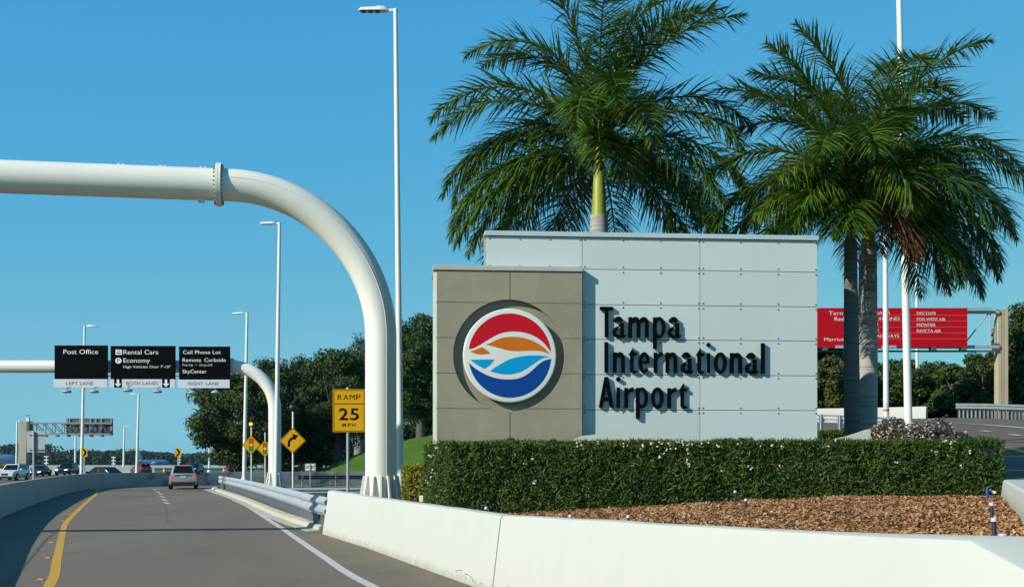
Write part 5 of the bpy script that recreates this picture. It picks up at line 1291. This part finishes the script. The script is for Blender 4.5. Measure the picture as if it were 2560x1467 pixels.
for a, b in [(1660,1128),(1648,1142),(1683,1105),(1700,1108),(1720,1112),(1740,1110),(1766,1105),(1795,1113),(1718,1152),(1719,1158),(1720,1126),(1807,1175),(1875,1168),(1905,1115),(1930,1112),(1956,1117),(1953,1163),(2068,1114),(2237,1151),(2341,1130),(2344,1135),(2362,1101),(2375,1104),(2380,1108),(2424,1128),(2404,1163),(2090,1100),(2480,1225),
             (1090,1118),(1075,1136),(1082,1180),(1094,1240),(1070,1200),(1312,1160),(1330,1146),(1340,1205),(1440,1110),(1455,1113),(1490,1108),(1606,1112),(1625,1107),(1650,1107),(1670,1104),(1840,1108),(1690,1120),(1560,1110)]:
    fl.append((a, b, 21.93 if a > 1110 else 22.6, .022 if rf.random() < .6 else .04, rf.randint(2,4)))
hedge('long clipped dark green hedge with pink blossoms in front of the monument', [(-1.15,22.05),(9.02,22.0),(9.08,23.35),(-1.75,24.0)], lambda x, y: island_z(x, y), hz_top, 1500, .112, .025, 'hedge_leaf', flowers=fl, bulge=.12)
hedge('yellow green clipped shrub between the gantry column and the hedge', [(-2.28,25.0),(-1.55,24.9),(-1.5,25.8),(-2.2,25.9)], lambda x, y: .3, lambda x, y: 1.80, 2600, .055, .03, 'yellow_leaf', name='shrub')
hedge('small low dark hedge between the monument and the wedge wall', [(7.55,29.4),(8.35,29.4),(8.4,30.4),(7.5,30.4)], lambda x, y: 1.3, lambda x, y: 2.62, 1500, .09, .03, 'hedge_leaf')
def bush(label, px, py_top, Y, wpx, zb, leaf, nl, nfl, seed, flat=.8):
    global RNG
    keep = RNG; RNG = np.random.default_rng(seed); rr = random.Random(seed)
    t = thing('flowering_bush', label, 'bush', (X_(px,Y), Y, zb), group='flowering bushes behind the hedge'); H = Z_(py_top,Y)-zb; hw = wpx/2*Y/F
    cen = []; rad = []
    for i in range(26):
        a = rr.uniform(0,2*PI); q = math.sqrt(rr.random())*.8; cen.append((math.cos(a)*q*hw, math.sin(a)*q*hw*.8, H*(.30+.45*(1-q*q)*rr.uniform(.8,1.1)+.08*rr.random()))); rad.append(hw*rr.uniform(.26,.40))
    V, n = clumped(cen, rad, [nl//26]*26, .07, .035, .75, .6, .6)
    me = np_mesh('foliage', V, np.arange(4*n).reshape(-1,4), RNG.random(n)); link('foliage', me, M[leaf], t)
    V, n = clumped(cen, [r*1.05 for r in rad], [nfl//26]*26, .05, .042, .75, .9, .9)
    me = np_mesh('blossoms', V, np.arange(4*n).reshape(-1,4), RNG.random(n)); link('blossoms', me, M['flower_bush'], t)
    m = MB()
    for i in range(7): a = 2*PI*i/7; m.tube([(0,0,-.1),(math.cos(a)*hw*.3,math.sin(a)*hw*.3,H*.35),(math.cos(a)*hw*.55,math.sin(a)*hw*.5,H*.6)], [.03,.02,.008], 5)
    m.build('stems', M['bark'], t); RNG = keep
bush('sunlit flowering bush around the feet of the white poles', 2238, 1027, 25.25, 205, 1.2, 'bush_leaf', 15000, 4600, 41)
bush('dark leaved purplish flowering bush at the right, behind the hedge', 2350, 1046, 24.45, 215, 1.2, 'bush_leaf_dark', 11000, 1700, 42)
bush('small flowering bush left of the palm trunks', 2118, 1040, 30.0, 60, 1.5, 'bush_leaf', 2600, 700, 43)

# ------------------------------------------------------------------ sprinkler risers in the mulch
def riser(label, px, ptop, pbot, Y, r=.022, cap=True, lean=0.0):
    x = X_(px,Y); zb = Z_(pbot,Y); H = Z_(ptop,Y) - zb; t = thing('sprinkler_riser', label, 'sprinkler', (x,Y,zb), group='sprinkler risers in the mulch bed')
    MB().tube([(0,0,-.08),(lean*.5,0,H*.5),(lean,0,H-.03)], r, 10).build('pipe', M['riser'], t, smooth=50)
    MB().lathe([(r*1.35,H-.03),(r*1.35,H-.005),(r*.9,H+.008)], (lean,0,0), 12).build('cap', M['riser_cap'], t, smooth=40)
def ry(px, pb):
    Y = 15.
    for _ in range(12): Y = F*(HC - island_z(X_(px,Y),Y) - .02)/(pb-YH)
    return Y
for px, a, b, lab in [(1838,1226.5,1257,'black riser with a pale cap against the middle of the hedge'),(1865,1247,1268,'short black riser with a pale cap just in front of the one by the hedge'),
        (2487,1228,1248,'dark riser right of the blue wrapped one'),(2479,1257,1297,'tall dark riser in front of the blue wrapped one'),(2485,1295,1343,'nearest tall dark riser at the right of the mulch bed'),
        (2507,1335,1353,'stubby riser with a broad pale cap near the barrier corner')]:
    riser(lab, px, a, b, ry(px, b), .022 if px < 2500 else .03)
for px, a, Y, lab in [(1215.6,1267,18.6,'riser tip peeping over the barrier left of the joint'),(1426,1287,16.6,'riser tip peeping over the barrier right of the joint'),(1571,1288,15.9,'rightmost riser tip peeping over the barrier')]:
    riser(lab, px, a, a + .22*F/Y, Y, .020)
Y = ry(2469,1247); x = X_(2469,Y); t = thing('sprinkler_riser', 'sprinkler riser wrapped in bright blue at the right end of the hedge', 'sprinkler', (x,Y,Z_(1247,Y)), group='sprinkler risers in the mulch bed')
MB().tube([(.01,0,-.05),(.0,0,.06),(-.012,0,.14),(-.006,0,.19)], [.02,.028,.022,.014], 9).build('blue_wrap', M['blue_tape'], t, smooth=60)
MB().lathe([(.03,-.03),(.03,.0)], (.012,0,0), 10).build('cap', M['riser_cap'], t)
Y = 12.2; x = X_(2522,Y); t = thing('valve_lid', 'flat round pale lid lying at the corner of the mulch bed', 'lid', (x,Y,Z_(1351,Y))); MB().lathe([(.09,-.03),(.09,.01),(.05,.022)], (0,0,0), 16).build('lid_top', M['riser_cap'], t, smooth=40)
# small bed light at the foot of the yellow shrub
Y=24.4; x=X_(1052,Y); t = thing('bed_light', 'small white and black bed light below the yellow green shrub', 'lamp', (x,Y,Z_(1254,Y)))
MB().box(-.03,.05,-.03,.03,0,.13).build('lamp_body', M['white_metal'], t, bevel=.006); MB().lathe([(.03,0),(.03,.10)], (-.08,.0,0), 8).build('lamp_cap', M['trim_black'], t)

# ------------------------------------------------------------------ road reflectors
for i, ((px, py), lab) in enumerate(zip([(102,1448.6),(120,1394),(128.8,1356),(140,1327.5),(158,1301.5),(175,1286)],
        ['nearest to the bottom edge','second from the bottom edge','just in front of the pipe shadow','just beyond the pipe shadow','second from the far end of the row','farthest of the row'])):
    x, y = G(px, py); m = MB(); m.hexa([(-.055,-.055,0),(.055,-.055,0),(.055,.055,0),(-.055,.055,0),(-.045,-.02,.018),(.045,-.02,.018),(.045,.02,.018),(-.045,.02,.018)])
    tag(m.build('road_reflector', M['reflector'], loc=(x,y,.003)), 'orange road reflector left of the yellow line, ' + lab, 'road reflector', 'reflectors beside the yellow line')

# ------------------------------------------------------------------ vehicles
def loft(rows):
    n = len(rows[0]); vs = [p for r in rows for p in r]; fs = []
    for i in range(len(rows)-1):
        for k in range(n): fs.append((i*n+k, i*n+(k+1)%n, (i+1)*n+(k+1)%n, (i+1)*n+k))
    fs += [tuple(range(n-1,-1,-1)), tuple((len(rows)-1)*n+k for k in range(n))]
    return vs, fs
def car(name, label, loc, rz, paint, kind='suv', lights='off', brake=False, cat='car', L=4.55, Wd=1.86, H=1.66, group=None):
    """built along +y (front at +y)"""
    t = thing(name, label, cat, loc, rz, group); hw = Wd/2; suv = kind == 'suv'; zb = .26 if suv else .2; belt = .62*H if suv else .64*H
    hood = belt - (.06 if suv else .14); tail = belt + .02 if suv else belt - .06
    prof = [(-L/2, .94, tail-.30, .55),(-L/2+.06, .97, tail-.02, .34),(-L*.40, 1.0, tail, zb),(-L*.15, 1.0, belt, zb),(L*.17, 1.0, belt-.01, zb),(L*.24, .99, hood+.03, zb),(L*.40, .97, hood-.06, zb+.02),(L/2-.08, .92, hood-.20, .30),(L/2, .84, hood-.36, .42)]
    rows = []
    for y, wf, zt, z0 in prof:
        w_ = hw*wf; zm = lerp(z0, zt, .5)
        rows.append([(-w_*.93,y,z0),(-w_,y,lerp(z0,zt,.35)),(-w_*.985,y,lerp(z0,zt,.75)),(-w_*.90,y,zt),(w_*.90,y,zt),(w_*.985,y,lerp(z0,zt,.75)),(w_,y,lerp(z0,zt,.35)),(w_*.93,y,z0)])
    v, f = loft(rows); m = MB(); m.add(v, f); body = m.build('body', M[paint], t, smooth=38)
    # cabin
    yb0, yb1 = (-L*.475, L*.20) if suv else (-L*.36, L*.19); yt0, yt1 = (-L*.36, L*.02) if suv else (-L*.20, L*.02)
    wb_, wt_ = hw*.90, hw*.72; z0, z1 = belt-.03, H
    m = MB(); m.hexa([(-wb_,yb0,z0),(wb_,yb0,z0),(wb_,yb1,z0),(-wb_,yb1,z0),(-wt_,yt0,z1),(wt_,yt0,z1),(wt_,yt1,z1),(-wt_,yt1,z1)])
    m.build('cabin', M[paint], t, smooth=50, bevel=.09)
    def win(nm, pts, push):
        c = sum((Vector(p) for p in pts), Vector())/4; n_ = (Vector(pts[1])-Vector(pts[0])).cross(Vector(pts[2])-Vector(pts[0])).normalized()
        if n_.dot(Vector(push)) < 0: n_ = -n_
        q = [Vector(p)+n_*.012 for p in pts]; q2 = [p-n_*.02 for p in q]; m = MB(); m.hexa(q+q2); m.build(nm, M['glass_dark'], t)
    def bil(a, b, c, d, u, v): return Vector(a).lerp(Vector(b),u).lerp(Vector(d).lerp(Vector(c),u), v)
    rear = [(-wb_,yb0,z0),(wb_,yb0,z0),(wt_,yt0,z1),(-wt_,yt0,z1)]; front = [(-wb_,yb1,z0),(wb_,yb1,z0),(wt_,yt1,z1),(-wt_,yt1,z1)]
    for nm, q, push, lo in (('rear_window',rear,(0,-1,.2),.16),('windscreen',front,(0,1,.2),.08)):
        win(nm, [bil(*q,.08,lo), bil(*q,.92,lo), bil(*q,.90,.86), bil(*q,.10,.86)], push)
    for sx in (-1,1):
        sd = [(sx*wb_,yb0,z0),(sx*wb_,yb1,z0),(sx*wt_,yt1,z1),(sx*wt_,yt0,z1)]
        for a, b in ((.10,.49),(.53,.90)): win('side_window', [bil(*sd,a,.12), bil(*sd,b,.12), bil(*sd,b if a<.3 else .86,.84), bil(*sd,a,.84)], (sx,0,.2))
        # wheels
        for wy in (-L*.30, L*.31):
            rw = .355 if suv else .33; x = sx*(hw-.10)
            ar = MB().lathe([(rw*1.16,-.02),(rw*1.16,.012)], (sx*(hw-.005),wy,rw+.02), 20, 'x').build('wheel_arch', M['trim_black'], t)
            wh = MB().lathe([(rw*.62,-.12),(rw*.95,-.12),(rw,-.08),(rw,.08),(rw*.95,.12),(rw*.62,.125)], (x + sx*.01,wy,rw), 22, 'x').build('tyre', M['rubber'], t, smooth=35)
            rm = MB().lathe([(rw*.60,-.02),(rw*.60,.02)], (x+sx*.135,wy,rw), 16, 'x').build('rim', M['rim'], wh)
        MB().box(min(sx*hw*.93,sx*(hw+.20)), max(sx*hw*.93,sx*(hw+.20)), L*.115, L*.115+.10, belt+.0, belt+.15).build('mirror', M[paint] if paint != 'paint_silver' else M['trim_black'], t, bevel=.03)
        if suv: MB().box(sx*wt_*.92-.02, sx*wt_*.92+.02, yt0, yt1, z1+.0, z1+.05).build('roof_rail', M['trim_black'], t)
        # lamps
        yl = -L/2-.012; zt_ = tail-.16 if suv else tail-.18
        m = MB(); m.hexa([(sx*hw*.66,yl,zt_-.05),(sx*hw*.92,yl+.01,zt_-.13),(sx*hw*.92,yl+.12,zt_-.13),(sx*hw*.66,yl+.12,zt_-.05),(sx*hw*.66,yl+.02,zt_+.02),(sx*hw*.94,yl+.04,zt_+.06),(sx*hw*.94,yl+.14,zt_+.06),(sx*hw*.66,yl+.14,zt_+.02)])
        m.build('tail_light', M['tail_lit' if brake else 'tail'], t)
        yf_ = L/2-.10; zh = hood-.24
        m = MB(); m.hexa([(sx*hw*.45,yf_+.03,zh-.07),(sx*hw*.86,yf_-.10,zh-.07),(sx*hw*.86,yf_+.04,zh-.06),(sx*hw*.45,yf_+.115,zh-.06),(sx*hw*.45,yf_,zh+.06),(sx*hw*.86,yf_-.12,zh+.09),(sx*hw*.86,yf_+.01,zh+.08),(sx*hw*.45,yf_+.09,zh+.05)])
        m.build('headlight', M['head_lit' if lights == 'on' else 'head'], t)
    MB().box(-hw*.86, hw*.86, -L/2-.035, -L/2+.25, .24, .54).build('rear_bumper', M['trim_black'], t, bevel=.03)
    MB().box(-hw*.72, hw*.72, -L/2-.05, -L/2-.036, .50, .535).build('bumper_strip', M['rim'], t)
    MB().box(-hw*.76, hw*.76, L/2-.2, L/2+.03, .24, .46).build('front_bumper', M['trim_black'], t, bevel=.03)
    MB().box(-hw*.36, hw*.36, L/2-.03, L/2+.022, hood-.46, hood-.24).build('grille', M['trim_black'], t, bevel=.02)
    MB().box(-.17, .17, -L/2-.022, -L/2-.006, tail-.26, tail-.13).build('number_plate', M['plate'], t)
    if suv:
        MB().box(-wt_*.9, wt_*.9, yt0-.16, yt0+.05, z1-.07, z1-.015).build('spoiler', M[paint], t, bevel=.015)
        MB().box(-.24, .24, yt0-.172, yt0-.161, z1-.065, z1-.02).build('brake_light', M['tail_lit' if brake else 'tail'], t)
        MB().box(-hw*.60, hw*.60, -L/2-.004, -L/2+.03, tail-.10, tail-.055).build('light_bar', M['tail'], t)
    return t
YV = 82.; car('sport_utility_car', 'silver car seen from behind on the ramp with its brake lights lit', (X_(459,YV)-.62, YV+2.2, 0), R(15), 'paint_silver', brake=True)
car('sport_utility_car', 'white car coming towards us at the far left edge', (X_(33,124), 124, 0), R(180+2), 'paint_white', L=4.7, Wd=1.92, H=1.68)
car('saloon_car', 'dark grey saloon with lit headlights behind the sign back post', (X_(100,163), 163, 0), R(180+4), 'paint_charcoal', 'saloon', 'on', H=1.45, L=4.7)
car('sport_utility_car', 'black car with lit headlights just left of the tall lamp', (X_(168,168), 168, 0), R(180+1), 'paint_black', 'suv', 'on', L=4.9, Wd=1.98, H=1.78)
car('saloon_car', 'dark car of which only roof and windows show over the wall', (X_(252,102), 102, 0), R(68), 'paint_navy', 'saloon', H=1.47, L=4.8)
car('sport_utility_car', 'dark red car seen from behind beside the broad headed lamp', (X_(352,185), 185, 0), R(39), 'paint_maroon', brake=True, L=4.6)
car('sport_utility_car', 'dark blue car with lit headlights behind the silver car', (X_(487,192), 192, 0), R(180-4), 'paint_navy', 'suv', 'on', L=4.8, H=1.72)
# cones and barrels
for px, Y, lab in [(411.8,190,'orange traffic barrel left of the silver car'),(561,197,'orange traffic barrel left of the traffic light signs'),(586,199,'orange traffic barrel just beside the traffic light signs'),(734,170,'orange traffic barrel seen past the post of the curve sign'),(64,140,'orange traffic barrel behind the white car')]:
    t = thing('traffic_barrel', lab, 'traffic barrel', (X_(px,Y),Y,0), group='orange traffic barrels on the highway')
    MB().lathe([(.42,0),(.42,.08),(.29,.09),(.27,.45),(.25,.46),(.22,.95),(.10,1.0),(.08,1.1)], (0,0,0), 16).build('barrel', M['orange_plastic'], t, smooth=40)
    MB().lathe([(.275,.50),(.262,.62)], (0,0,0), 16).build('reflective_band', M['letter_white'], t)

# ------------------------------------------------------------------ airliners, masts, building, woods
def airliner(label, px, Y, rz, fpaint, zc=3.2, Lf=34., rad=1.95):
    t = thing('airliner', label, 'airplane', (X_(px,Y),Y,0), rz); n = 20
    prof = [(-.5,.12,.9),(-.40,.5,.55),(-.28,.85,.2),(-.15,1,0),(.35,1,0),(.42,.88,-.05),(.47,.6,-.12),(.495,.25,-.2),(.5,.03,-.22)]
    rows = [[(rad*rf_*math.cos(2*PI*k/n), y*Lf, zc + dz*rad*.6 + rad*rf_*math.sin(2*PI*k/n)) for k in range(n)] for y, rf_, dz in prof]
    v, f = loft(rows); m = MB(); m.add(v, f); m.build('fuselage', M[fpaint], t, smooth=50)
    m = MB(); m.hexa([(-.15,-Lf*.47,zc+1.4),(.15,-Lf*.47,zc+1.4),(.15,-Lf*.36,zc+1.6),(-.15,-Lf*.36,zc+1.6),(-.08,-Lf*.52,zc+8.6),(.08,-Lf*.52,zc+8.6),(.08,-Lf*.475,zc+8.6),(-.08,-Lf*.475,zc+8.6)]); m.build('tail_fin', M['plane_blue'], t)
    for s in (-1,1):
        m = MB(); m.hexa([(s*1.5,-Lf*.10,zc-1.0),(s*1.5,Lf*.10,zc-1.0),(s*1.5,Lf*.10,zc-.6),(s*1.5,-Lf*.10,zc-.6),(s*16,-Lf*.16,zc+.3),(s*16,-Lf*.11,zc+.3),(s*16,-Lf*.11,zc+.5),(s*16,-Lf*.16,zc+.5)]); m.build('wing', M['plane_white'], t)
        MB().lathe([(.7,-1.6),(.95,-1.0),(1.0,1.0),(.8,1.6)], (0,0,0), 16, 'y').build('engine', M[fpaint], t, smooth=40, loc=(s*5.2,Lf*.05,zc-1.7))
        m = MB(); m.hexa([(s*.5,-Lf*.46,zc+.9),(s*.5,-Lf*.38,zc+.9),(s*.5,-Lf*.38,zc+1.1),(s*.5,-Lf*.46,zc+1.1),(s*6,-Lf*.49,zc+1.3),(s*6,-Lf*.455,zc+1.3),(s*6,-Lf*.455,zc+1.4),(s*6,-Lf*.49,zc+1.4)]); m.build('tailplane', M['plane_white'], t)
    for x, y in ((0,Lf*.40),(-2.6,-1.),(2.6,-1.)): MB().tube([(x,y,0),(x,y,zc-1.2)], [.42,.2], 8).build('landing_gear', M['trim_black'], t)
    return t
airliner('blue airliner with a tall tail fin parked beyond the highway behind the dark red car', 384, 750, R(-62), 'plane_blue', rad=1.6, Lf=18.7, zc=1.9)
airliner('blue airliner partly in view at the far left edge', -48, 600, R(-70), 'plane_blue', rad=2.3, Lf=36, zc=3.6)
for px, Y, top, lab in [(116,330,1139,'thin far mast with lights between the column and the truss lamp'),(284,340,1141,'thin far mast with lights right of the left chevron sign'),(448,420,1140,'thin far mast beside the chevron sign above the silver car'),(577,430,1138,'thin far mast beneath the left oak')]:
    t = thing('light_mast', lab, 'mast', (X_(px,Y),Y,0), group='thin masts on the airfield'); H = Z_(top,Y)
    MB().tube([(0,0,0),(0,0,H)], [.18,.12], 8).build('pole', M['white_pole'], t)
    for k in range(3): MB().box(-.55,.55,-.2,.2,H-.35-.9*k,H-.05-.9*k).build('lamp_box', M['white_metal'], t)
Y = 1030.; t = thing('far_building', 'small brown block building rising above the distant trees', 'building', (X_(330,Y),Y,0)); S = Y/F
MB().box(-9.5*S, 9.5*S, 0, 8, 0, Z_(1119.5,Y)).build('wall', M['building'], t)
for k in range(3):
    for i in (-1,1): MB().box(i*4.4*S-2.4*S, i*4.4*S+2.4*S, -.06, .1, Z_(1123+4*k,Y)-.5, Z_(1123+4*k,Y)+.4).build('window', M['window_dark'], t)
# far woods: one mass
N = 34000; xs = RNG.uniform(-520, 130, N); yy = RNG.uniform(870, 1010, N)
hh = np.array([9.0 + 4.2*mnoise.noise((x*.018, 3, 0)) + 2.6*mnoise.noise((x*.07, y*.02, 9)) for x, y in zip(xs, yy)]) + np.where(xs < -375, 6.0, 0)
zz = hh*RNG.random(N)**.7
C = np.stack([xs, yy, zz], 1); Nn = np.array([[0,-.6,.8]]) + .8*RNG.normal(size=(N,3)); Nn /= np.linalg.norm(Nn,axis=1,keepdims=True); D = np.cross(Nn, unit(N)); D /= np.linalg.norm(D,axis=1,keepdims=True)
me = np_mesh('distant_woods', leaf_quads(C, D, Nn, RNG.uniform(2,4.6,N), RNG.uniform(1.6,3.2,N)), np.arange(4*N).reshape(-1,4), RNG.random(N))
HAZE = .00006
tag(link('distant_woods', me, M['woods']), 'low dark line of distant woods along the horizon', 'woods', kind='stuff')
# roadside greenery at the far left edge
oak('bright green low shrubbery clump at the far left edge behind the white car', (X_(2,150),150,-.2), Z_(1152,150), 1.8, leaf='yellow_leaf', n_leaf=1500, fork=.1, seed=51, skirt=.9, leafsize=.2, group='roadside shrubs')

# ------------------------------------------------------------------ air
m = bpy.data.materials.new('haze'); m.use_nodes = True; t_ = m.node_tree; t_.nodes.clear()
pv = t_.nodes.new('ShaderNodeVolumePrincipled'); pv.inputs['Color'].default_value = (.50,.80,1.0,1); pv.inputs['Density'].default_value = HAZE; pv.inputs['Anisotropy'].default_value = .3
ou = t_.nodes.new('ShaderNodeOutputMaterial'); t_.links.new(pv.outputs[0], ou.inputs['Volume'])
tag(MB().box(-2600, 2600, -330, 2700, -1.5, 32).build('haze', m), kind='stuff')
